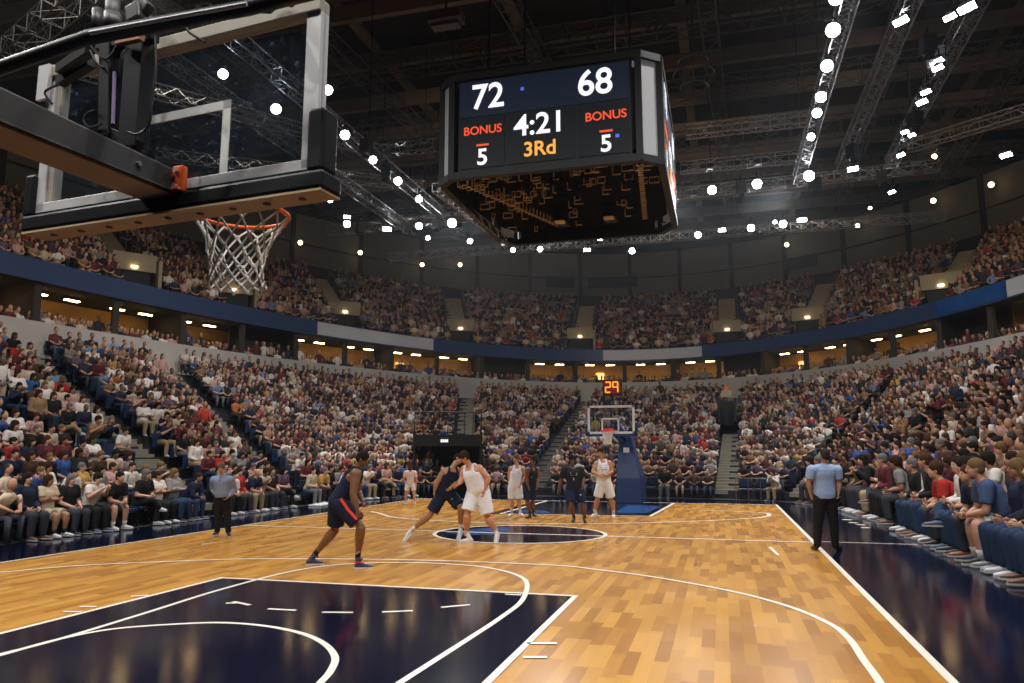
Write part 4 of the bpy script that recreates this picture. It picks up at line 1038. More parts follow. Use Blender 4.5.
    if o['top'] == 'tank':
        t.loft(ringset(.02 * k, [(-.04, .155, .112), (.1, .162, .118), (.3, .152, .112), (.5, .154, .112), (.68, .158, .116), (.8, .14, .106), (.9, .105, .085)]), 18, 2.4)
        for s in ('L', 'R'):
            sg = 1 if s == 'R' else -1; lt = (J['sh' + s] - Nk); lt = (lt - up * lt.dot(up)).normalized(); fw = up.cross(lt).normalized()
            if fw.dot(fc) < 0: fw = -fw
            a = lerp(P, Nk, .78) + lt * .085 * bk; b = lerp(Nk, J['sh' + s], .48)
            t.tube([a + fw * .095 * bk, lerp(a, b, .6) + fw * .09 * bk, b + fw * .05 * bk + up * .046 * bk, b + up * .06 * bk, b - fw * .05 * bk + up * .046 * bk, lerp(a, b, .6) - fw * .085 * bk, a - fw * .09 * bk], [.04 * k, .036 * k, .026 * k, .024 * k, .026 * k, .038 * k, .042 * k], 8)
    else:
        t.loft(ringset(.022 * k, [(-.08, .158, .118), (.08, .168, .125), (.3, .158, .115), (.5, .158, .112), (.7, .172, .12), (.85, .165, .108), (.96, .09, .07)]), 18, 2.4)
        for s in ('L', 'R'):
            sh, el, wr = J['sh' + s], J['el' + s], J['wr' + s]
            t.tube([lerp(lerp(P, Nk, .86), sh, .2), sh], [.1 * k, .086 * bk], 12)
            if o['top'] == 'tee':
                t.ell(sh, (.095 * bk, .095 * bk, .092 * bk), None, 12, 8)
                t.tube([sh, lerp(sh, el, .35), lerp(sh, el, .72)], [.094 * bk, .088 * bk, .08 * bk], 12)
            else:
                t.ell(sh, (.094 * bk,) * 3, None, 12, 8)
                t.tube([sh, lerp(sh, el, .5), el], [.09 * bk, .08 * bk, .066 * bk], 12); t.ell(el, (.06 * bk,) * 3, None, 8, 6)
                t.tube([el, lerp(el, wr, .4), lerp(el, wr, .93)], [.06 * bk, .058 * bk, .043 * k], 12)
        t.tube([lerp(P, Nk, .95), lerp(P, Nk, 1.04)], [.085 * k, .068 * k], 12)
    M_['top'] = remesh(t, max(voxel, .014), 3)
    # bottoms
    b = MB()
    b.loft(ringset(.02 * k, [(-.2, .1, .09), (-.1, .155, .115), (.02, .165, .122), (.12, .16, .118)]), 18, 2.4)
    for s in ('L', 'R'):
        hi, kn, an = J['hip' + s], J['kn' + s], J['an' + s]
        b.tube([lerp(P, hi, .3), hi], [.115 * bk, .12 * bk], 12)
        b.ell(hi, (.118 * bk,) * 3, None, 10, 8)
        if o['bottom'] == 'shorts':
            e = lerp(hi, kn, o.get('shortlen', .82)); e2 = lerp(hi, kn, .5)
            b.tube([hi, e2, e], [.12 * bk, .118 * bk, .118 * bk], 14)
        else:
            b.tube([hi, lerp(hi, kn, .5), kn], [.116 * bk, .102 * bk, .084 * bk], 14); b.ell(kn, (.082 * bk,) * 3, None, 10, 8)
            b.tube([kn, lerp(kn, an, .4), lerp(kn, an, 1.0)], [.082 * bk, .076 * bk, .066 * k], 14)
    M_['bottom'] = remesh(b, max(voxel, .014), 2)
    # shoes and socks
    for s in ('L', 'R'):
        an, toe = J['an' + s], J['toe' + s]; d = (toe - an)
        fl_ = J.get('foot' + s)
        heel_dir = Vector((d.x, d.y, 0)); 
        if heel_dir.length < .02: heel_dir = Vector((fc.x, fc.y, 0))
        heel_dir.normalize()
        # sole plane goes from heel to toe
        shin = (an - J['kn' + s]).normalized()
        heel = an + shin * .055 * k - heel_dir * .045 * k
        if 'heel' + s in J: heel = J['heel' + s]
        elif an.z - toe.z < .24 * k: heel = toe - heel_dir * .265 * k
        if heel.z < toe.z: heel.z = toe.z
        ax = (toe - heel).normalized(); side = ax.cross(Vector((0, 0, 1))).normalized(); nu = side.cross(ax).normalized()
        L = .30 * k; R = (side, nu)
        sh_ = MB(); prof = [(0.0, .028, .02, .028), (.03, .036, .038, .04), (.09, .038, .044, .045), (.16, .042, .034, .036), (.23, .046, .026, .028), (.275, .038, .020, .022), (.30, .02, .014, .016)]
        h0 = heel + nu * .012 * k
        sh_.loft([(h0 + ax * a * k - ax * .0 + nu * (c * k), side, w * k, nu, hh * k) for a, w, hh, c in prof], 14, 2.4)
        ankp = lerp(h0 + ax * .05 * k, an, .9)
        sh_.tube([h0 + ax * .06 * k + nu * .04 * k, an], [.046 * k, .045 * k], 12)
        M_['shoe' + s] = remesh(sh_, .011 * k, 2)
        so = MB(); so.loft([(h0 + ax * (a - .004) * k + nu * z * k, side, w * k * 1.07, ax, .001) for a, w, z in []] or [(heel + ax * .15 * k + nu * .0, side, .044 * k, ax, .155 * k), (heel + ax * .15 * k + nu * .022 * k, side, .048 * k, ax, .158 * k)], 16, 2.6)
        mm = bpy.data.meshes.new('sole'); mm.from_pydata(so.v, [], so.f); M_['sole' + s] = mm
        if o['bottom'] == 'shorts' or o.get('socks'):
            sk = MB(); kn = J['kn' + s]; hgt = o.get('sock', .32)
            sk.tube([lerp(an, kn, -.05), lerp(an, kn, hgt * .6), lerp(an, kn, hgt)], [.046 * k, .045 * k, .054 * k], 14)
            mm = bpy.data.meshes.new('sock'); mm.from_pydata(sk.v, [], sk.f); mm.polygons.foreach_set('use_smooth', [True] * len(mm.polygons)); M_['sock' + s] = mm
    # outer stripe of the shorts
    if o.get('stripe'):
        s = o['stripe']; hi, kn = J['hip' + s], J['kn' + s]; out = (hi - J['hip' + ('L' if s == 'R' else 'R')]); ax = (kn - hi).normalized(); out = (out - ax * out.dot(ax)).normalized()
        st = MB(); st.tube([hi + out * .128 * bk + up * .04, lerp(hi, kn, .4) + out * .126 * bk, lerp(hi, kn, .82) + out * .126 * bk], [.025 * k] * 3, 8)
        mm = bpy.data.meshes.new('stripe'); mm.from_pydata(st.v, [], st.f); M_['stripe'] = mm
    return M_

def dress(Ms, name, label, cols, loc=(0, 0, 0), rz=0.0, sc=1.0, group=None, face=True):
    """cols: skin hair top bottom shoe sole sock"""
    r = mesh_obj(name, Ms['body'], M['skin'], cols['skin']); r.location = loc; r.rotation_euler = (0, 0, rz); r.scale = (sc,) * 3
    tag(r, label, 'person', group)
    if 'hair' in Ms and cols.get('hair') is not None: mesh_obj('hair', Ms['hair'], M['hair'], cols['hair'], r)
    mesh_obj(cols.get('topname', 'shirt'), Ms['top'], M['cloth'], cols['top'], r)
    mesh_obj(cols.get('botname', 'trousers'), Ms['bottom'], M['cloth'], cols['bottom'], r)
    for s in ('L', 'R'):
        q = mesh_obj('shoe', Ms['shoe' + s], M['leather'], cols['shoe'], r)
        mesh_obj('sole', Ms['sole' + s], M['leather'], cols.get('sole', (.5, .5, .5)), q)
        if 'sock' + s in Ms: mesh_obj('sock', Ms['sock' + s], M['cloth'], cols.get('sock', (.7, .7, .7)), r)
    if face:
        mesh_obj('eyes', Ms['eyes'], M['eye'], (0, 0, 0), r); mesh_obj('mouth', Ms['lips'], M['lip'], (0, 0, 0), r)
    if 'stripe' in Ms: mesh_obj('shorts_stripe', Ms['stripe'], M['cloth'], cols['stripe'], r)
    return r

# ---- players and standing people, traced joint by joint; dd = extra distance in metres
RIGHTV = Vector(_r); TOCAM = -Vector((_f[0], _f[1], 0)).normalized(); UPV = Vector((0, 0, 1))
def dirv(r, c, u=0): return (RIGHTV * r + TOCAM * c + UPV * u).normalized()
def joints(ground, tr):
    d0 = proj(atz(*ground, 0))[2]; return {a: atd(p[0], p[1], d0 + (p[2] if len(p) > 2 else 0)) for a, p in tr.items()}
def plant(J, offs=.012):
    for s in ('L', 'R'):
        if J['toe' + s].z < offs + .0: J['toe' + s].z = offs
    return J
DS = (.13, .055, .026); DS2 = (.16, .07, .032); LSK = (.52, .27, .17); BLK = (.012, .010, .010)
NAVY = (.007, .012, .032); WHT = (.68, .72, .80)
def player(label, ground, tr, fc, fh, k, outfit, cols, name='person', face=True):
    J = plant(joints(ground, tr)); Ms = build_figure(J, fc, fh, k, outfit, .012)
    return dress(Ms, name, label, cols, face=face), J

p1, J1 = player('person in navy basketball kit with red shorts stripe crouching alone near the free throw line', (361, 569),
  dict(pel=(339, 501, .12), neck=(356, 470, .15), head=(362.5, 459, .14), shR=(356, 474, -.1), elR=(353, 494.5, -.22), wrR=(357.5, 510, -.25), hdR=(359, 518, -.25),
       shL=(357, 473.5, .36), elL=(358, 492, .45), wrL=(362.5, 501, .25), hdL=(364, 505, .2), hipR=(340, 503.5, 0), hipL=(337, 503.5, .24), knR=(361, 526, -.12), anR=(358, 556, 0), toeR=(371, 569, 0),
       knL=(335.5, 529, .35), anL=(315.5, 553.5, .45), toeL=(322, 565, .45)), dirv(.93, .1), dirv(1, .12, -.05), 1.1, dict(top='tank', bottom='shorts', hair='short', sock=.3, stripe='R', bulk=1.22),
  dict(skin=DS2, hair=BLK, top=NAVY, bottom=NAVY, shoe=(.03, .035, .07), sole=(.6, .6, .62), sock=(.015, .015, .02), stripe=(.65, .06, .03), topname='jersey', botname='shorts'))
# jersey number on the back: curved white digit, white-blue sock marks, red shoe line
def patch(parent, pts, r, col, name):
    m = MB(); m.tube(pts, r, 6); me = bpy.data.meshes.new(name); me.from_pydata(m.v, [], m.f); return mesh_obj(name, me, M['cloth'], col, parent)
a = J1['pel']; b = J1['neck']; bk_ = dirv(-.95, -.1)
c0 = lerp(a, b, .66) - dirv(.93, .1) * .145
patch(p1, [c0 + RIGHTV * .035 + UPV * .12, c0 + RIGHTV * .0 + UPV * .06 + TOCAM * .06, c0 - RIGHTV * .04 - UPV * .04 + TOCAM * .05, c0 - RIGHTV * .06 - UPV * .1 + TOCAM * .02], .014, WHT, 'back_number')
patch(p1, [lerp(J1['anR'], J1['knR'], .08) + TOCAM * .045 - RIGHTV * .02, lerp(J1['anR'], J1['knR'], .16) + TOCAM * .05 + RIGHTV * .02], .014, (.3, .5, .75), 'sock_mark')
patch(p1, [J1['anR'] + UPV * -.1 + TOCAM * .045 - RIGHTV * .06, J1['anR'] + UPV * -.115 + TOCAM * .05 + RIGHTV * .12], .008, (.5, .04, .05), 'shoe_stripe')

p2, J2 = player('person in navy basketball kit lunging sideways, head pressed beside the white-kitted player', (460, 541),
  dict(pel=(446, 492.5), neck=(452, 468), head=(458, 459.5, .12), shL=(444.5, 471.5, -.05), elL=(436.8, 482.7, -.1), wrL=(434.5, 491, -.12), hdL=(433.5, 497, -.12),
       shR=(457, 471, .1), elR=(458.5, 480, .0), wrR=(451.5, 486.5, -.18), hdR=(449, 489, -.2), hipL=(442, 494.8, 0), hipR=(450.5, 494.8, .05), knL=(430, 515, -.1), anL=(412, 529.5, 0), toeL=(406, 542, -.05), heelL=(412.5, 533, 0),
       knR=(461, 508, -.15), anR=(460.8, 527.5, 0), toeR=(458.5, 541, -.1)), dirv(.35, .85), dirv(.95, .2, -.15), 1.06, dict(sock=.2, bulk=1.2),
  dict(skin=(.30, .15, .08), hair=BLK, top=NAVY, bottom=(.008, .012, .036), shoe=(.62, .64, .7), sole=(.7, .7, .7), sock=(.66, .66, .68), topname='jersey', botname='shorts'))
patch(p2, [J2['shL'] * .35 + J2['neck'] * .65 + TOCAM * .13 - UPV * .12, J2['pel'] * .45 + J2['neck'] * .55 + TOCAM * .15 + RIGHTV * -.02], .018, (.6, .06, .03), 'red_trim')
c = lerp(J2['hipR'], J2['knR'], .3) + TOCAM * .14; patch(p2, [c - RIGHTV * .03, c + RIGHTV * .04 + UPV * .02], .016, WHT, 'shorts_logo')
p3, J3 = player('person in all-white basketball kit leaning into the lunging navy player on the centre circle', (465, 543),
  dict(pel=(478.5, 489), neck=(470.5, 466.5), head=(464.5, 457.3, -.04), shR=(479, 469, -.08), elR=(488.4, 478, -.12), wrR=(484.5, 490, -.16), hdR=(483.5, 496, -.17),
       shL=(464.8, 469.5, .15), elL=(462, 479.5, .05), wrL=(458.8, 484.5, -.1), hdL=(455, 486, -.12), hipL=(474, 491.3, .04), hipR=(483, 491.3, 0), knL=(467, 515, -.12), anL=(466.5, 532.5, 0), toeL=(460.5, 543, -.05),
       knR=(487.5, 518, -.05), anR=(496, 530.5, .05), toeR=(496.5, 542.5, 0)), dirv(-.6, .75), dirv(-1, .12, -.12), 1.1, dict(sock=.25, bulk=1.28),
  dict(skin=(.46, .22, .13), hair=(.03, .018, .012), top=WHT, bottom=WHT, shoe=(.68, .68, .7), sole=(.7, .7, .72), sock=(.7, .7, .7), topname='jersey', botname='shorts'))
c = lerp(J3['pel'], J3['neck'], .6) + dirv(-.6, .75) * .155
for i in range(4): patch(p3, [c - UPV * .05 * i - RIGHTV * (.045 - .02 * i), c - UPV * (.05 * i + .01) + RIGHTV * (.03 + .02 * i)], .013, (.05, .05, .06) if i % 2 == 0 else (.35, .3, .08), 'chest_lettering')
p4, J4 = player('person in white basketball kit standing furthest left of the far group, looking left', (515, 517),
  dict(pel=(515, 485), neck=(516.8, 466.5), head=(516.2, 459), shL=(511, 468.8), elL=(509, 476.5), wrL=(510.5, 483.5), shR=(523, 468.8), elR=(525.6, 476), wrR=(521, 483.5, -.12), hdR=(519.5, 487, -.12),
       hipL=(512, 486.3), hipR=(518, 486.3), knL=(512, 501), anL=(511.5, 511.5), toeL=(509, 516.5, -.2), knR=(519, 501), anR=(520, 511.5), toeR=(523, 516, -.2)), dirv(-.2, .95), dirv(-.7, .7), 1.04, dict(sock=.3, bulk=1.12),
  dict(skin=(.46, .24, .15), hair=(.09, .05, .03), top=WHT, bottom=WHT, shoe=(.7, .7, .72), sole=(.7, .7, .7), sock=(.7, .7, .7), topname='jersey', botname='shorts'))
c = lerp(J4['pel'], J4['neck'], .66) + TOCAM * .15
for i, dx in enumerate((-.06, 0, .06)): patch(p4, [c + RIGHTV * dx + UPV * .03, c + RIGHTV * (dx + .02) - UPV * .02], .011, (.05, .05, .08), 'chest_lettering')
p5, J5 = player('person in dark basketball kit standing sideways just right of the left white-kitted player', (530, 519),
  dict(pel=(530, 486), neck=(532.5, 468), head=(533, 461), shL=(527.5, 470, -.1), elL=(526.5, 479, -.15), wrL=(528, 486, -.25), shR=(537, 469.5, .1), elR=(538, 478.5), wrR=(537, 486, -.15),
       hipL=(527.5, 488), hipR=(532, 488), knL=(527.3, 502.5, -.1), anL=(530, 512.5), toeL=(526.5, 518.5, -.2), knR=(532.4, 501.5), anR=(533.6, 511.5, .1), toeR=(536, 517, -.1)), dirv(.3, .9), dirv(-.3, .9, -.25), 1.0, dict(top='tank', sock=.6, bulk=1.15),
  dict(skin=DS, hair=BLK, top=(.014, .014, .02), bottom=(.01, .013, .04), shoe=(.02, .02, .02), sole=(.05, .05, .05), sock=(.015, .015, .018), topname='jersey', botname='shorts'))
c = lerp(J5['pel'], J5['neck'], .6) + TOCAM * .15; patch(p5, [c + UPV * .06, c - UPV * .08], .016, (.3, .2, .2), 'chest_lettering')
p6, J6 = player('person in dark basketball kit walking toward the camera in front of the far lane', (579, 523),
  dict(pel=(574.5, 487), neck=(572.5, 467.5), head=(572, 459.5, -.08), shL=(564.5, 470), elL=(561, 480.8), wrL=(558.6, 489.5, -.05), shR=(580.5, 470), elR=(583.6, 479), wrR=(582.6, 486, -.2),
       hipL=(571, 489), hipR=(578.3, 489), knL=(571, 505, -.2), anL=(573.8, 516.5, .1), toeL=(572.5, 522, -.1), knR=(583.2, 505, -.1), anR=(584.6, 517), toeR=(585.3, 523.3, -.2)), dirv(.05, 1), dirv(-.05, 1), 1.04, dict(top='tee', sock=.6, bulk=1.18),
  dict(skin=(.12, .055, .032), hair=BLK, top=(.014, .015, .022), bottom=(.01, .015, .05), shoe=(.015, .015, .018), sole=(.03, .03, .03), sock=(.016, .016, .02), topname='jersey', botname='shorts'))
c = lerp(J6['pel'], J6['neck'], .72) + TOCAM * .16
patch(p6, [c - RIGHTV * .1, c + RIGHTV * .1], .012, (.35, .33, .33), 'chest_lettering'); patch(p6, [c - RIGHTV * .08 - UPV * .06, c + RIGHTV * .12 - UPV * .05], .012, (.35, .33, .33), 'chest_lettering'); patch(p6, [c - UPV * .13, c - UPV * .2 + RIGHTV * .01], .018, (.4, .38, .38), 'chest_number')
c = lerp(J6['hipR'], J6['knR'], .35) + TOCAM * .14; patch(p6, [c - RIGHTV * .02, c + RIGHTV * .03], .022, (.5, .5, .5), 'shorts_logo')
p7, J7 = player('person in white basketball kit standing upright in front of the blue basket tower', (603, 518),
  dict(pel=(604, 482.5), neck=(602, 460), head=(601.2, 452.5, -.03), shL=(596.5, 464), elL=(592.8, 472, -.1), wrL=(599, 475, -.32), hdL=(603, 475.5, -.33), shR=(609.5, 463.5), elR=(612, 472, -.1), wrR=(605.5, 475.5, -.3), hdR=(601.5, 476, -.31),
       hipL=(600.8, 484.5), hipR=(607.5, 484.5), knL=(597.5, 499.5), anL=(594.8, 511), toeL=(592, 517, -.15), knR=(611.5, 500), anR=(613.4, 511.5), toeR=(613.8, 518, -.2)), dirv(-.1, 1), dirv(-.6, .75), 1.12, dict(sock=.35, bulk=1.15),
  dict(skin=(.42, .2, .11), hair=(.025, .018, .012), top=WHT, bottom=WHT, shoe=(.66, .68, .74), sole=(.7, .7, .72), sock=(.72, .72, .72), topname='jersey', botname='shorts'))
c = lerp(J7['pel'], J7['neck'], .66) + TOCAM * .165
patch(p7, [c - RIGHTV * .09, c + RIGHTV * .09], .012, (.06, .06, .06), 'chest_lettering'); patch(p7, [c - RIGHTV * .07 - UPV * .06, c + RIGHTV * .1 - UPV * .05], .013, (.25, .22, .05), 'chest_lettering')
patch(p7, [J7['hipR'] + RIGHTV * .14, lerp(J7['hipR'], J7['knR'], .75) + RIGHTV * .13], .016, (.5, .05, .06), 'side_stripe')

c1, K1 = player('person in light blue short-sleeved shirt and black trousers seen from behind on the right sideline', (825, 551.5),
  dict(pel=(824.8, 495), neck=(824.2, 464), head=(824.6, 455, -.0), shL=(837, 470), elL=(839, 482.5), wrL=(838.5, 492.5, -.05), shR=(811.8, 470), elR=(808.8, 482.5), wrR=(811, 494, .03),
       hipL=(830, 498.5), hipR=(819.5, 498.5), knL=(833.5, 522), anL=(835.5, 547), toeL=(841, 549.5, .35), knR=(818, 522), anR=(817.2, 546.5), toeR=(813, 549, .35)), dirv(0, -1), dirv(0, -1), 1.08, dict(top='tee', bottom='trousers', hair='short', bulk=1.1),
  dict(skin=(.34, .17, .11), hair=(.03, .024, .02), top=(.24, .33, .52), bottom=(.008, .008, .009), shoe=(.01, .01, .01), sole=(.01, .01, .01)))
patch(c1, [K1['pel'] - dirv(0, -1) * .0 + UPV * .09 + RIGHTV * x for x in (-.17,)] + [K1['pel'] + UPV * .09 + TOCAM * .14, K1['pel'] + UPV * .09 + RIGHTV * .17], .014, (.01, .01, .01), 'belt')
c2, K2 = player('person in blue-grey long-sleeved shirt and black trousers standing, hand on hip, left sideline', (222, 536.5),
  dict(pel=(222.8, 495), neck=(221.8, 475.5), head=(221.4, 468, -.05), shL=(214, 480), elL=(212.5, 489, .1), wrL=(216.5, 495, -.05), hdL=(219, 497, -.1), shR=(230, 479.8), elR=(234.5, 489, .1), wrR=(229.5, 496, -.12), hdR=(227, 498.5, -.15),
       hipL=(219.5, 497.5), hipR=(226.2, 497.5), knL=(218.5, 514), anL=(217, 532), toeL=(213.5, 536, -.2), knR=(227.5, 514), anR=(228.4, 532.5), toeR=(229.5, 537, -.25)), dirv(.1, 1), dirv(.1, 1), 1.0, dict(top='long', bottom='trousers', hair='short', bulk=1.1),
  dict(skin=(.40, .21, .14), hair=(.10, .07, .05), top=(.17, .21, .30), bottom=(.008, .008, .010), shoe=(.02, .02, .02), sole=(.5, .5, .5)))
patch(c2, [lerp(K2['pel'], K2['neck'], .98) + TOCAM * .1, lerp(K2['pel'], K2['neck'], .7) + TOCAM * .16], .01, (.06, .07, .12), 'shirt_placket')
w1, _j = player('person with long dark hair in pale top and white shorts standing behind the lunging player', (410, 505),
  dict(pel=(410.3, 484), neck=(410.3, 470.3), head=(410.2, 463.5), shL=(415, 472.5), elL=(416.5, 479), wrL=(416, 484), shR=(405.5, 472.5), elR=(404, 479), wrR=(405, 484, .1), hipL=(413, 485.5), hipR=(407.5, 485.5),
       knL=(414, 495), anL=(414.5, 502), toeL=(415.5, 504, .2), knR=(406, 495), anR=(405.5, 502), toeR=(404, 504, .2)), dirv(-.1, -1), dirv(-.1, -1), .92, dict(top='tee', bottom='shorts', hair='long', shortlen=.5, sock=.15, bulk=.88),
  dict(skin=(.45, .25, .17), hair=(.06, .03, .025), top=(.62, .5, .48), bottom=WHT, shoe=(.7, .7, .7), sole=(.7, .7, .7), botname='shorts'))
w2, _j = player('person in dark sleeveless dress, bare legs, standing by the far right court corner', (796, 498),
  dict(pel=(797, 479), neck=(796.8, 470.5), head=(797, 465.5), shL=(793.5, 472), elL=(792, 477), wrL=(793, 481), shR=(800, 472), elR=(802, 477), wrR=(801.5, 481), hipL=(795, 480.5), hipR=(799, 480.5),
       knL=(793, 489), anL=(792, 496), toeL=(791, 498, -.1), knR=(799.5, 489), anR=(800.5, 496), toeR=(801.5, 498, -.1)), dirv(0, 1), dirv(0, 1), .88, dict(top='tank', bottom='shorts', hair='long', shortlen=.4, sock=.05, bulk=.88),
  dict(skin=(.5, .22, .12), hair=BLK, top=(.012, .012, .016), bottom=(.012, .012, .016), shoe=(.3, .1, .06), sole=(.2, .1, .06), sock=(.5, .22, .12), topname='dress_top', botname='skirt'))

# ---- seated people: six poses, sitting at local origin (feet forward along +Y)
def seat_pose(lean=.1, wr=((-.1, .36, .66), (.1, .36, .66)), el=((-.27, .14, .76), (.27, .14, .76)), kn=((-.15, .47, .50), (.15, .47, .50)), an=((-.16, .44, .095), (.16, .44, .095)), tilt=0, yaw=0):
    nz = .57 + .52 * cos(math.asin(min(.9, lean / .55))) if lean else 1.09
    n = Vector((tilt, .02 + lean, nz)); sx = .185
    J = dict(pel=(0, .02, .56), neck=n, head=n + Vector((tilt * .3, .03 + lean * .15, .165)), headup=(0, .0, 1), shL=n + Vector((-sx, 0, -.045)), shR=n + Vector((sx, 0, -.045)), elL=el[0], elR=el[1], wrL=wr[0], wrR=wr[1],
             hipL=(-.10, .03, .53), hipR=(.10, .03, .53), knL=kn[0], knR=kn[1], anL=an[0], anR=an[1], toeL=Vector(an[0]) + Vector((-.03, .19, -.083)), toeR=Vector(an[1]) + Vector((.03, .19, -.083)))
    return J
POSES = [
  (seat_pose(.30, ((-.03, .52, .60), (.05, .50, .61)), ((-.22, .36, .66), (.22, .36, .66))), 0),
  (seat_pose(.05, ((-.13, .32, .64), (.13, .32, .64)), ((-.27, .08, .74), (.27, .08, .74))), .0),
  (seat_pose(.18, ((-.02, .40, .66), (.06, .38, .67)), ((-.26, .18, .72), (.26, .18, .72))), .35),
  (seat_pose(.02, ((.08, .20, .86), (-.08, .23, .83)), ((-.24, .13, .82), (.24, .13, .82))), -.3),
  (seat_pose(.12, ((-.05, .36, .70), (.05, .36, .71)), ((-.27, .16, .74), (.27, .16, .74)), ((-.13, .47, .50), (.06, .46, .62)), ((-.14, .44, .095), (-.16, .52, .42))), -.4),
  (seat_pose(.22, ((-.1, .50, .98), (.0, .48, 1.0)), ((-.25, .30, .80), (.25, .30, .80))), .2),
]
TPL = []
for pi_, (J, hy) in enumerate(POSES):
    J = dict(J)
    for tp, bt in (('tee', 'trousers'), ('long', 'trousers'), ('tee', 'shorts')):
        hairs = ['short', 'long', 'curly'] if tp == 'tee' and bt == 'trousers' else ['short', 'long']
        Ms = build_figure(J, (0, 1, 0), (sin(hy), cos(hy), -.05), 1.0, dict(top=tp, bottom=bt, hair=hairs[pi_ % len(hairs)], bulk=[1.0, 1.08, .95, 1.1, .92, 1.0][pi_], sock=.25), .018)
        TPL.append((pi_, tp, bt, hairs[pi_ % len(hairs)], Ms))
print('templates', len(TPL))
# ------------------------------------------------------------------ where everybody sits
SKINS = [(.50, .28, .19), (.45, .24, .16), (.55, .33, .24), (.40, .20, .12), (.30, .15, .09), (.14, .07, .04)]
HAIRS = [('dark', (.02, .014, .01)), ('brown', (.035, .018, .01)), ('dark', (.02, .014, .01)), ('grey', (.12, .115, .11)), ('fair', (.14, .085, .04)), ('dark', (.012, .01, .009)), ('brown', (.03, .016, .009)), ('reddish', (.06, .025, .014))]
TOPS = [('white', (.66, .62, .58)), ('cream', (.52, .42, .31)), ('black', (.010, .010, .012)), ('navy', (.012, .018, .045)), ('maroon', (.10, .018, .026)), ('pale pink', (.46, .27, .25)), ('light grey', (.22, .21, .21)),
        ('blue', (.025, .07, .24)), ('red', (.36, .025, .02)), ('tan', (.25, .15, .085)), ('yellow', (.42, .27, .07)), ('dusty purple', (.09, .055, .085)), ('sky blue', (.13, .22, .36)), ('orange', (.40, .11, .025)), ('brown', (.07, .035, .02))]
TW = {'left': [17, 9, 18, 15, 9, 8, 6, 4, 2.5, 6, 1.2, 6, 2.5, .8, 6], 'end': [13, 7, 22, 17, 8, 6, 7, 2.5, 2, 9, 1.6, 6, 1.2, .8, 8], 'right': [7, 7, 18, 16, 8, 6, 7, 2.5, 3.5, 15, .6, 6, 1.5, 1.2, 9], 'upper': [9, 7, 22, 15, 8, 6, 6, 2, 2, 10, 1.5, 6, 1, 1.5, 9]}
BOT = [('jeans', (.018, .036, .08)), ('black trousers', (.012, .012, .014)), ('dark trousers', (.03, .032, .045)), ('khaki trousers', (.30, .22, .13)), ('grey trousers', (.12, .12, .13))]
seats = []      # (pos, rz, row, side, section, scale)
rs = random.Random(23)
def side_of(p):
    x, y, d = proj((p.x, p.y, 1.5))
    if p.x > 3.2 and p.y < 36: return 'right'
    if p.x < -14.0 and p.y < 36 + (-14 - p.x) * .5: return 'left'
    return 'end'
def walk(fn, spacing, jit=.06):
    """points every `spacing` along fn(v), v in 0..1"""
    P = [fn(i / 60) for i in range(61)]; acc = 0; out = []; nxt = spacing * rs.uniform(.2, .6)
    for i in range(60):
        L = (P[i + 1] - P[i]).length
        while acc + L >= nxt:
            t = (nxt - acc) / L; c = P[i].lerp(P[i + 1], t); d = (P[i + 1] - P[i]).normalized(); out.append((c, d)); nxt += spacing * (1 + rs.uniform(-jit, jit))
        acc += L
    return out
for si, (a, b, n) in enumerate(SECT):
    for k in range(n):
        mid = bowl_pt((a[0] + b[0]) / 2, (a[1] + b[1]) / 2, .5)
        fn = lambda v: bowl_pt(a[0] + (b[0] - a[0]) * v, a[1] + (b[1] - a[1]) * v, (k + (.42 if k else .62)) / n)
        sp = .60
        pts = walk(fn, (.56 if k else .62) if mid.y > 45 else ((.74 if k == 0 else .64) if mid.x > 0 else (.64 if k == 0 else .55)))
        tot = len(pts)
        for c, d in pts:
            m_a = min((c - bowl_pt(a[0], a[1], (k + .5) / n)).length, (c - bowl_pt(b[0], b[1], (k + .5) / n)).length)
            if m_a < (.72 if (k == 0 or mid.x > 0 or mid.y > 45) else .95): continue
            nrm = Vector((d.y, -d.x, 0))
            if nrm.dot(Vector((CX, 18, 0)) - c) < 0: nrm = -nrm
            z = row_z(k, n)
            if in_tunnel(c, k) or in_vom(c, z): continue
            sd = side_of(c)
            look = (nrm * .8 + (Vector((-5, 18, 0)) - c).normalized() * .5).normalized() if k else nrm
            rz = atan2(-look.x, look.y) + rs.uniform(-.12, .12)
            sc = {'right': 1.42 if k == 0 else (1.22 if k < 3 else 1.1), 'left': 1.12 if k == 0 else 1.0, 'end': 1.0}[sd] * rs.uniform(.95, 1.05)
            seats.append(dict(p=vz(c, z + .008), rz=rz, row=k, n=n, side=sd, sec=si, sc=sc))
print('lower seats', len(seats))
# empty places
def empty_here(s):
    x, y, d = proj(s['p']); s['px'] = x; s['py'] = y; s['d'] = d
    if s['row'] == 0 and s['side'] == 'left' and (111 < x < 130 or 286 < x < 292): return True
    if s['row'] == 0 and s['side'] == 'end' and (612 < x < 655 or 740 < x < 742 or 745 < x < 775): return True
    return rs.random() < (.03 if s['row'] else .0)
vis = []
front_chairs = []
keep = []
for s in seats:
    em = empty_here(s)
    infr = -25 < s['px'] < 1050 and s['d'] > 1
    if s['row'] == 0 and infr: front_chairs.append(s)
    if em or s['d'] < .5: continue
    s['in'] = infr
    keep.append(s)
seats = keep
def cols_for(s, force=None):
    side = s['side']
    t = rs.choices(range(len(TOPS)), TW[side])[0]
    return t
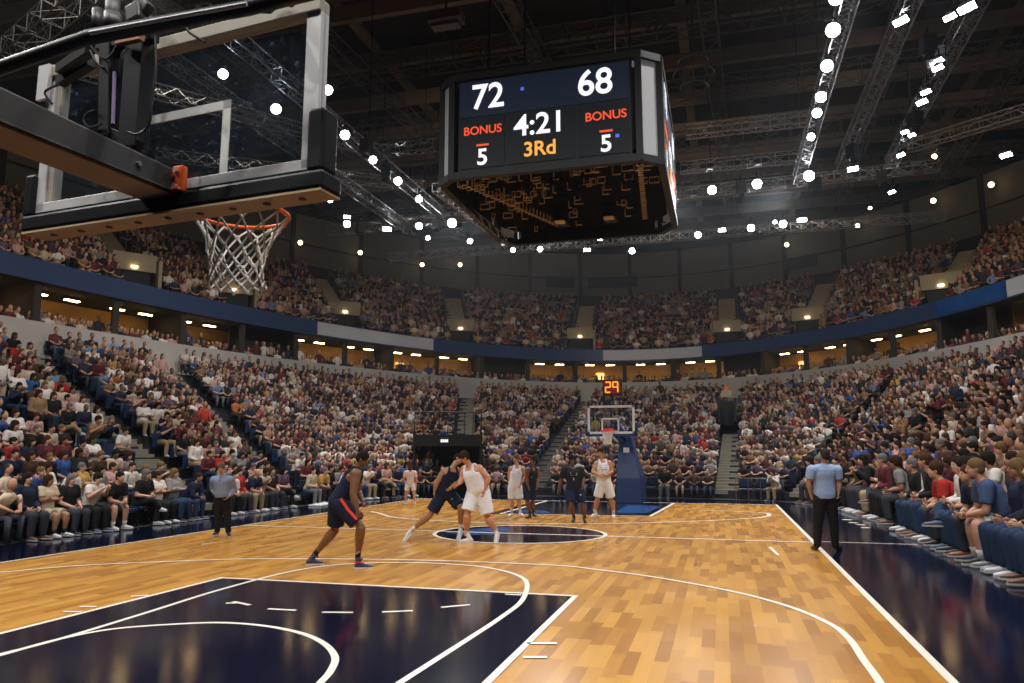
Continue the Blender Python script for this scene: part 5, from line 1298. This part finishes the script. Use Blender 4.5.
# front rows as the photograph shows them: px -> (top, bottom, template filters, shoe)
LEFTF = [(4, 'navy', 'dark trousers', 'long'), (33, 'cream', 'khaki shorts', 'tee'), (54, 'black', 'dark trousers', 'tee'), (68, 'white', 'black trousers', 'tee'), (90, 'black', 'grey shorts', 'tee'), (106, 'black', 'black trousers', 'tee'), (137, 'white', 'black trousers', 'tee'),
         (153, 'light grey', 'jeans', 'long'), (172, 'navy', 'jeans', 'long'), (188, 'white', 'black trousers', 'tee'), (205, 'red', 'dark trousers', 'long'), (238, 'navy', 'khaki trousers', 'tee'), (256, 'cream', 'dark trousers', 'tee'), (268, 'black', 'dark trousers', 'tee'), (279, 'dusty purple', 'black trousers', 'tee'),
         (297, 'cream', 'grey trousers', 'long'), (314, 'yellow', 'black trousers', 'tee'), (326, 'black', 'black trousers', 'long')]
RIGHTF = [('navy', 'jeans', 'long', 1), ('blue-grey', 'light grey shorts', 'tee', 0), ('navy', 'dark trousers', 'tee', 0), ('black', 'jeans', 'tee', 2), ('white', 'jeans', 'long', 4), ('red', 'dark trousers', 'tee', 0), ('navy', 'jeans', 'tee', 2), ('black', 'jeans', 'long', 2), ('white', 'jeans', 'long', 1), ('black', 'jeans', 'long', 2), ('light grey', 'dark trousers', 'tee', 2), ('black', 'black trousers', 'long', 1), ('maroon', 'black trousers', 'long', 2)]
TOPD = dict(TOPS); TOPD['blue-grey'] = (.055, .085, .18)
BOTD = dict(BOT); BOTD.update({'khaki shorts': (.36, .3, .22), 'grey shorts': (.10, .10, .12), 'light grey shorts': (.42, .42, .42)})
# the nearest 288 seated people in view are individuals, the rest of the crowd is one mass
inview = [s for s in seats if (s['in'] and 0 < s['py'] < 683 and 2 < s['px'] < 1022) or (s['row'] < 2 and s['d'] > 9 and 0 < s['px'] < (1085 if s['row'] == 0 else 1045))]
inview.sort(key=lambda s: s['d'] / s['sc'] - (4 if s['row'] == 0 else 0))
NAMED = inview[:286]
named_ids = set(id(s) for s in NAMED)
rowname = ['front row', 'second row', 'third row', 'fourth row', 'fifth row', 'sixth row', 'seventh row', 'eighth row', 'ninth row', 'tenth row', 'eleventh row', 'twelfth row']
rightfront = sorted([s for s in NAMED if s['side'] == 'right' and s['row'] == 0], key=lambda s: -s['px'])
leftfront = sorted([s for s in NAMED if s['side'] == 'left' and s['row'] == 0], key=lambda s: s['px'])
print('front', [round(s['px']) for s in leftfront], [round(s['px']) for s in rightfront], 'far', NAMED[-1]['d'])
rightfront = [s for s in rightfront if s['px'] >= 1046] + [s for s in rightfront if s['px'] < 1046]; nr0 = sum(s['px'] >= 1046 for s in rightfront)
for s in rightfront[:nr0]: s['f'] = ('black', 'jeans', 'long', 1)
rightfront = rightfront[nr0:]
for i, s in enumerate(rightfront):
    if i < len(RIGHTF): s['f'] = RIGHTF[i]
    s['rz'] += rs.uniform(-.05, .05)
used = set()
for e in LEFTF:
    c = [s for s in leftfront if id(s) not in used]
    if not c: break
    s = min(c, key=lambda s: abs(s['px'] - e[0])); used.add(id(s)); s['f'] = (e[1], e[2], e[3], None)
for s in NAMED:
    if 'f' in s: top, bot, tp, pose = s['f']
    else:
        top = TOPS[cols_for(s)][0]; bot = rs.choices([b[0] for b in BOT], [4, 4, 3, 2, 2])[0]; tp = rs.choice(['tee', 'tee', 'long']); pose = None
    bt = 'shorts' if 'shorts' in bot else 'trousers'
    c = [t for t in TPL if t[1] == ('tee' if bt == 'shorts' else tp) and t[2] == bt and (pose is None or t[0] == pose)]
    t = rs.choice(c); s['tpl'] = t; s['top'] = top; s['bot'] = bot
    s['hairc'] = rs.choice(HAIRS); s['skin'] = rs.choices(SKINS, [5, 5, 4, 3, 2, 2])[0]; s['bald'] = rs.random() < .07 and t[3] == 'short'
cnt = {}
for s in sorted(NAMED, key=lambda s: s['px']):
    key = (s['side'], s['row'], s['top']); cnt.setdefault(key, []).append(s)
for key, L in cnt.items():
    side, row, top = key
    for i, s in enumerate(L):
        garment = {'tee': 'T-shirt', 'long': 'long-sleeved top'}[s['tpl'][1]]
        hair = 'bald head' if s['bald'] else ('long ' if s['tpl'][3] == 'long' else 'short ') + s['hairc'][0] + ' hair'
        stand = {'left': 'left stand', 'right': 'right stand', 'end': 'far stand'}[side]
        rn_ = rowname[row] if row < len(rowname) else 'upper row'
        if len(L) == 1: wh = ''
        elif i == len(L) - 1 and i > 1: wh = 'rightmost %s top there' % top
        else: wh = ('leftmost' if i == 0 else ordn[min(i, 19)] + ' from left') + ' in ' + top
        if len(L) == 1: s['lab'] = 'person in %s %s, %s, %s of %s' % (top, garment, hair, rn_, stand)
        else: s['lab'] = 'person, %s, %s of %s, %s' % (hair, rn_, stand, wh)
for s in NAMED:
    t = s['tpl']; col = dict(skin=s['skin'], hair=None if s['bald'] else s['hairc'][1], top=TOPD[s['top']], bottom=BOTD[s['bot']], botname='shorts' if 'shorts' in s['bot'] else 'trousers',
                             shoe=rs.choice([(.55, .55, .56), (.02, .02, .02), (.5, .5, .52), (.12, .05, .03), (.06, .08, .14)]), sock=rs.choice([(.6, .6, .6), (.03, .03, .03)]))
    if s in rightfront[:3]: col['shoe'] = [(.22, .23, .25), (.02, .02, .02), (.24, .07, .03)][rightfront.index(s)]
    z0 = 0
    dress(t[4], 'person', s['lab'], col, s['p'] + Vector((0, 0, z0)), s['rz'], s['sc'], 'seated spectators in the %s of the %s' % (rowname[min(s['row'], 11)], {'left': 'left stand', 'right': 'right stand', 'end': 'far stand'}[s['side']]), face=s['d'] < 24)
# front row chairs
def chair_proto():
    r = empty('folding_chair', (0, 0, 0))
    m = MB(); m.box((0, .08, .44), (.46, .46, .07)); m.obj('seat', M['seat_blue'], r, bevel=.015)
    m = MB(); m.box((0, -.17, .72), (.44, .05, .34), Matrix.Rotation(-.12, 3, 'X')); m.obj('backrest', M['seat_blue'], r, bevel=.012)
    for x in (-.21, .21):
        m = MB(); m.tube([(x, -.2, .9), (x, -.1, .42), (x, .26, .01)], .014, 6); m.obj('leg', M['black'], r)
        m = MB(); m.tube([(x, .22, .42), (x, -.22, .01)], .014, 6); m.obj('leg', M['black'], r)
    for y_ in (-.16, .16):
        m = MB(); m.tube([(-.21, y_, .12), (.21, y_, .12)], .012, 6); m.obj('stretcher', M['black'], r)
    return r
cp = chair_proto(); first = True
fc_ = {}
ordw = ordn + ['twenty-' + w for w in ordn[:9]] + ['thirtieth'] + ['thirty-' + w for w in ordn[:9]] + ['fortieth'] + ['forty-' + w for w in ordn[:9]]
for sd_ in ('left', 'right', 'end'):
    for i, s in enumerate(sorted([q for q in front_chairs if q['side'] == sd_], key=lambda q: q['px'])): fc_[id(s)] = ordw[min(i, 48)]
for s in sorted(front_chairs, key=lambda s: s['px']):
    if first: o = cp; first = False
    else: o = copy_tree(cp)
    sc = s['sc']; o.location = s['p']; o.rotation_euler = (0, 0, s['rz']); o.scale = (sc,) * 3
    occ = id(s) in named_ids
    who = s.get('top')
    g = 'front row chairs of the %s stand' % {'left': 'left', 'right': 'right', 'end': 'far'}[s['side']]
    if occ: l = 'occupied blue chair, front row of the %s stand, %s from the left' % ({'left': 'left', 'right': 'right', 'end': 'far'}[s['side']], fc_[id(s)])
    else: l = 'empty blue padded chair, front row of the %s stand, %s from the left' % ({'left': 'left', 'right': 'right', 'end': 'far'}[s['side']], fc_[id(s)])
    tag(o, l, 'chair', g)

# ------------------------------------------------------------------ the mass of the crowd
def low_person(pose, hair):
    parts = []
    def part(cls, fn):
        m = MB(); fn(m); parts.append((cls, m))
    if pose == 3:   # standing
        part(3, lambda m: (m.tube([(-.1, 0, .9), (-.1, .02, .08)], [.1, .06], 5), m.tube([(.1, 0, .9), (.1, .02, .08)], [.1, .06], 5)))
        part(1, lambda m: (m.loft([((0, 0, .85), (1, 0, 0), .17, (0, 1, 0), .12), ((0, 0, 1.15), (1, 0, 0), .16, (0, 1, 0), .11), ((0, .0, 1.4), (1, 0, 0), .2, (0, 1, 0), .12), ((0, 0, 1.5), (1, 0, 0), .09, (0, 1, 0), .07)], 8),
                           m.tube([(-.2, 0, 1.42), (-.26, .02, 1.15), (-.2, .18, 1.0)], [.06, .05, .04], 5), m.tube([(.2, 0, 1.42), (.26, .02, 1.15), (.2, .18, 1.0)], [.06, .05, .04], 5)))
        part(0, lambda m: (m.ell((0, .03, 1.66), (.08, .095, .125), None, 8, 6), m.tube([(0, 0, 1.45), (0, .02, 1.6)], [.05, .05], 5), m.ell((-.2, .2, .99), (.04, .05, .04), None, 5, 4), m.ell((.2, .2, .99), (.04, .05, .04), None, 5, 4)))
        hz = 1.66
        hf = .03
    else:
        L = [.06, .2, .28][pose]
        nz = [1.09, 1.05, 1.0][pose]
        part(3, lambda m: [m.tube([(x, .02, .5), (x * 1.4, .47, .5), (x * 1.4, .45, .06)], [.1, .075, .05], 5) for x in (-.1, .1)])
        part(1, lambda m: (m.loft([((0, 0, .46), (1, 0, 0), .18, (0, 1, 0), .13), ((0, L * .4, .75), (1, 0, 0), .17, (0, 1, 0), .12), ((0, L * .9, nz - .1), (1, 0, 0), .21, (0, 1, 0), .12), ((0, L, nz), (1, 0, 0), .09, (0, 1, 0), .07)], 8),
                           [m.tube([(x, L, nz - .07), (x * 1.3, L * .6 + .1, .78)], [.065, .055], 5) for x in (-.2, .2)]))
        hy = [.3, .44, .5][pose]; hz_ = [.64, .68, .62][pose]
        part(0, lambda m: (m.ell((0, L + .05, nz + .17), (.08, .095, .125), None, 8, 6), m.tube([(0, L, nz - .04), (0, L + .03, nz + .1)], [.055, .05], 5),
                           [m.tube([(x * 1.3, L * .6 + .1, .78), (x * .4, hy, hz_)], [.048, .035], 5) for x in (-.2, .2)], m.ell((0, hy + .02, hz_), (.08, .05, .045), None, 6, 4)))
        hz = nz + .17; hf = L + .05
    if hair == 0: part(2, lambda m: m.ell((0, hf - .025, hz + .045), (.088, .1, .1), None, 8, 5))
    elif hair == 1: part(2, lambda m: (m.ell((0, hf - .025, hz + .04), (.095, .105, .11), None, 8, 5), m.loft([((0, hf - .06, hz + .02), (1, 0, 0), .09, (0, 1, 0), .06), ((0, hf - .09, hz - .22), (1, 0, 0), .08, (0, 1, 0), .04)], 6)))
    V, Fc, C = [], [], []
    for cls, m in parts:
        k = len(V); V += m.v; C += [cls] * len(m.v)
        for f in m.f:
            for i in range(1, len(f) - 1): Fc.append((f[0] + k, f[i] + k, f[i + 1] + k))
    return np.array(V, dtype=np.float32), np.array(Fc, dtype=np.int32), np.array(C)
LOW = {(p, h): low_person(p, h) for p in range(4) for h in range(3)}
np_r = np.random.RandomState(4)
Vs, Fs, Cs = [], [], []; off = 0
def put(p, rz, sc, side, pose=None, dim=1.0):
    global off
    if pose is None: pose = rs.choice((0, 1, 2, 0, 1, 2, 0, 1))
    V, Fc, C = LOW[(pose, rs.choices((0, 1, 2), (60, 28, 12))[0])]
    c, s_ = cos(rz), sin(rz)
    k = np.array([sc * rs.uniform(.93, 1.07), sc, sc * rs.uniform(.95, 1.05)])
    X = V * k; X = np.stack([X[:, 0] * c - X[:, 1] * s_ + p[0], X[:, 0] * s_ + X[:, 1] * c + p[1], X[:, 2] + p[2]], 1)
    tc = np.array(TOPS[rs.choices(range(len(TOPS)), TW[side])[0]][1]) * rs.uniform(.75, 1.2); sk = np.array(rs.choices(SKINS, [5, 5, 4, 3, 2, 2])[0]); hc = np.array(rs.choice(HAIRS)[1]); bc = np.array(rs.choice(BOT)[1])
    pal = np.stack([sk, tc, hc, bc]); Vs.append(X); Fs.append(Fc + off); Cs.append(pal[C]); off += len(X)
nmass = 0
for s in seats:
    if id(s) in named_ids: continue
    if s['d'] < .5 or s['px'] < -700 or s['px'] > 1700: continue
    put(s['p'], s['rz'], s['sc'], s['side'], 3 if rs.random() < .012 else None); nmass += 1
# upper tier
edges = [(UAIS[i], UAIS[i + 1]) for i in range(len(UAIS) - 1)]
for a, b in edges:
    for k in range(UN):
        fn = lambda v: up_pt(a[0] + (b[0] - a[0]) * v, a[1] + (b[1] - a[1]) * v, (k + .45) / UN)
        for c, d in walk(fn, .62):
            if min((c - fn(0)).length, (c - fn(1)).length) < (1.35 if k < 7 else 1.25): continue
            x, y, dd = proj(vz(c, 14))
            if dd < 3 or x < -60 or x > 1090: continue
            if rs.random() < .05: continue
            nrm = (Vector((CX, 20, 0)) - c).normalized(); put(vz(c, up_z(k) + .01), atan2(-nrm.x, nrm.y) + rs.uniform(-.15, .15), 1.1 * rs.uniform(.93, 1.07), 'upper'); nmass += 1
# suites
for r_ in range(3):
    t = T0
    while t < T1:
        t += rs.uniform(.4, .62) / sqrt((23.2 * sin(t)) ** 2 + (45 * cos(t)) ** 2)
        c = O_(t, .65 + r_ * .7); x, y, dd = proj(vz(c, 8))
        if dd < 3 or x < -40 or x > 1070: continue
        nrm = (Vector((CX, 20, 0)) - c).normalized(); put(vz(c, 6.86 + .09 * r_), atan2(-nrm.x, nrm.y), 1.0, 'end', 3 if rs.random() < .10 else None); nmass += 1
print('mass', nmass)
V = np.concatenate(Vs); Fm = np.concatenate(Fs); Cc = np.concatenate(Cs)
me = bpy.data.meshes.new('crowd'); me.vertices.add(len(V)); me.vertices.foreach_set('co', V.astype(np.float32).ravel())
me.loops.add(len(Fm) * 3); me.loops.foreach_set('vertex_index', Fm.ravel()); me.polygons.add(len(Fm)); me.polygons.foreach_set('loop_start', np.arange(0, len(Fm) * 3, 3, dtype=np.int32))
me.polygons.foreach_set('use_smooth', np.ones(len(Fm), dtype=bool))
ca = me.color_attributes.new('cloth_colour', 'FLOAT_COLOR', 'POINT'); ca.data.foreach_set('color', np.concatenate([Cc, np.ones((len(Cc), 1))], 1).astype(np.float32).ravel())
me.update()
cm = bpy.data.materials.new('crowd_clothes_and_skin'); cm.use_nodes = True; nt = cm.node_tree; at = nt.nodes.new('ShaderNodeAttribute'); at.attribute_name = 'cloth_colour'
nt.links.new(at.outputs['Color'], nt.nodes['Principled BSDF'].inputs['Base Color']); nt.nodes['Principled BSDF'].inputs['Roughness'].default_value = .8
me.materials.append(cm); co = bpy.data.objects.new('crowd', me); COL.objects.link(co)
tag(co, 'packed crowd of seated spectators filling the distant rows of both tiers and the suites', 'crowd', kind='stuff')
# rows of dark seat backs behind the spectators
m = MB()
for s in seats:
    if s['row'] == 0 or s['d'] < 1 or s['d'] > 34 or not s['in']: continue
    R = Matrix.Rotation(s['rz'], 3, 'Z'); m.box(s['p'] + R @ Vector((0, -.26, .6)), (.46, .05, .5), R)
tag(m.obj('stadium_seats', M['seat_blue']), 'rows of dark blue stadium seat backs between the spectators', 'stadium seats', kind='stuff')

# ------------------------------------------------------------------ tunnel, vomitory and courtside pieces
def azpt(px, D):
    d = ray(px, 452); v = Vector((d[0], d[1], 0)).normalized(); return v * D
e = empty('player_tunnel', azpt(447, 38)); tag(e, 'black tunnel entrance with small white sign at the far left corner', 'tunnel')
m = MB(); D0, D1 = 36.5, 42
p0, p1_, q0, q1 = azpt(414, D0), azpt(481, D0), azpt(414, D1), azpt(481, D1)
m.bar(vz(q0, 1.5), vz(q1, 1.5), .1, 3.0); m.bar(vz(p0, 1.5), vz(q0, 1.5), .12, 3.0); m.bar(vz(p1_, 1.5), vz(q1, 1.5), .12, 3.0)
m.add([vz(p0, 2.75), vz(p1_, 2.75), vz(q1, 2.75), vz(q0, 2.75), vz(p0, 2.85), vz(p1_, 2.85), vz(q1, 2.85), vz(q0, 2.85)], [(0, 1, 2, 3), (7, 6, 5, 4), (0, 4, 5, 1), (2, 6, 7, 3), (1, 5, 6, 2), (3, 7, 4, 0)])
m.obj('black_shell', M['black'], e)
m = MB(); m.bar(vz(p0, 2.58), vz(p1_, 2.58), .1, .5); m.obj('header_board', M['black'], e)
m = MB(); c = azpt(442, D0 - .1)
for i in range(6): m.box((c.x - .24 + i * .1, c.y, 2.58), (.07, .03, .14))
m.obj('white_sign_text', M['led_white'], e)
m = MB()
for i in range(9):
    c = azpt(414 + i * 8.4, D0); m.tube([vz(c, 2.85), vz(c, 3.95)], .02, 5)
m.tube([vz(p0, 3.95), vz(p1_, 3.95)], .03, 5); m.obj('railing', M['black'], e)
e = empty('stairway_doorway', azpt(728.5, 48)); tag(e, 'dark stairway doorway with pale lintel in the far stand aisle', 'doorway')
pa, pb = azpt(720.5, 46), azpt(737, 46); qa, qb = azpt(720.5, 50), azpt(737, 50)
m = MB(); m.bar(vz(qa, 4.4), vz(qb, 4.55), .1, 1.5); m.bar(vz(pa, 4.5), vz(qa, 4.5), .14, 1.4); m.bar(vz(pb, 4.5), vz(qb, 4.5), .14, 1.4); m.obj('dark_recess', M['riser'], e)
m = MB(); m.bar(vz(pa.lerp(pb, .2), 5.45), vz(pa.lerp(pb, .8), 5.45), .12, .4); m.obj('pale_sign', M['cream'], e)
m = MB(); m.bar(vz(pa.lerp(pb, .35), 5.75), vz(pa.lerp(pb, .65), 5.75), .1, .28); m.obj('orange_sign', M['orange'], e)
# low black barrier in front of the far stand and rails
Yf = 33.75
for i, x in enumerate((-11.5, 0.5)):
    m = MB()
    for k in range(4): m.tube([(x + k * .5, Yf, 0), (x + k * .5, Yf, .95)], .02, 5)
    m.tube([(x, Yf, .95), (x + 1.5, Yf, .95)], .022, 5); m.tube([(x, Yf, .5), (x + 1.5, Yf, .5)], .018, 5)
    tag(m.obj('metal_barrier', M['truss_dark']), 'low grey metal barrier rail at the far end, ' + ['nearest the tunnel', 'at the foot of the far aisle'][i], 'barrier')
m = MB(); c = atz(158, 519, 0); m.box((-15.0, 26.6, .04), (.5, 1.2, .05)); 
tag(m.obj('white_floor_board', M['white_frame']), 'flat white board lying on the apron by the left front row', 'board')
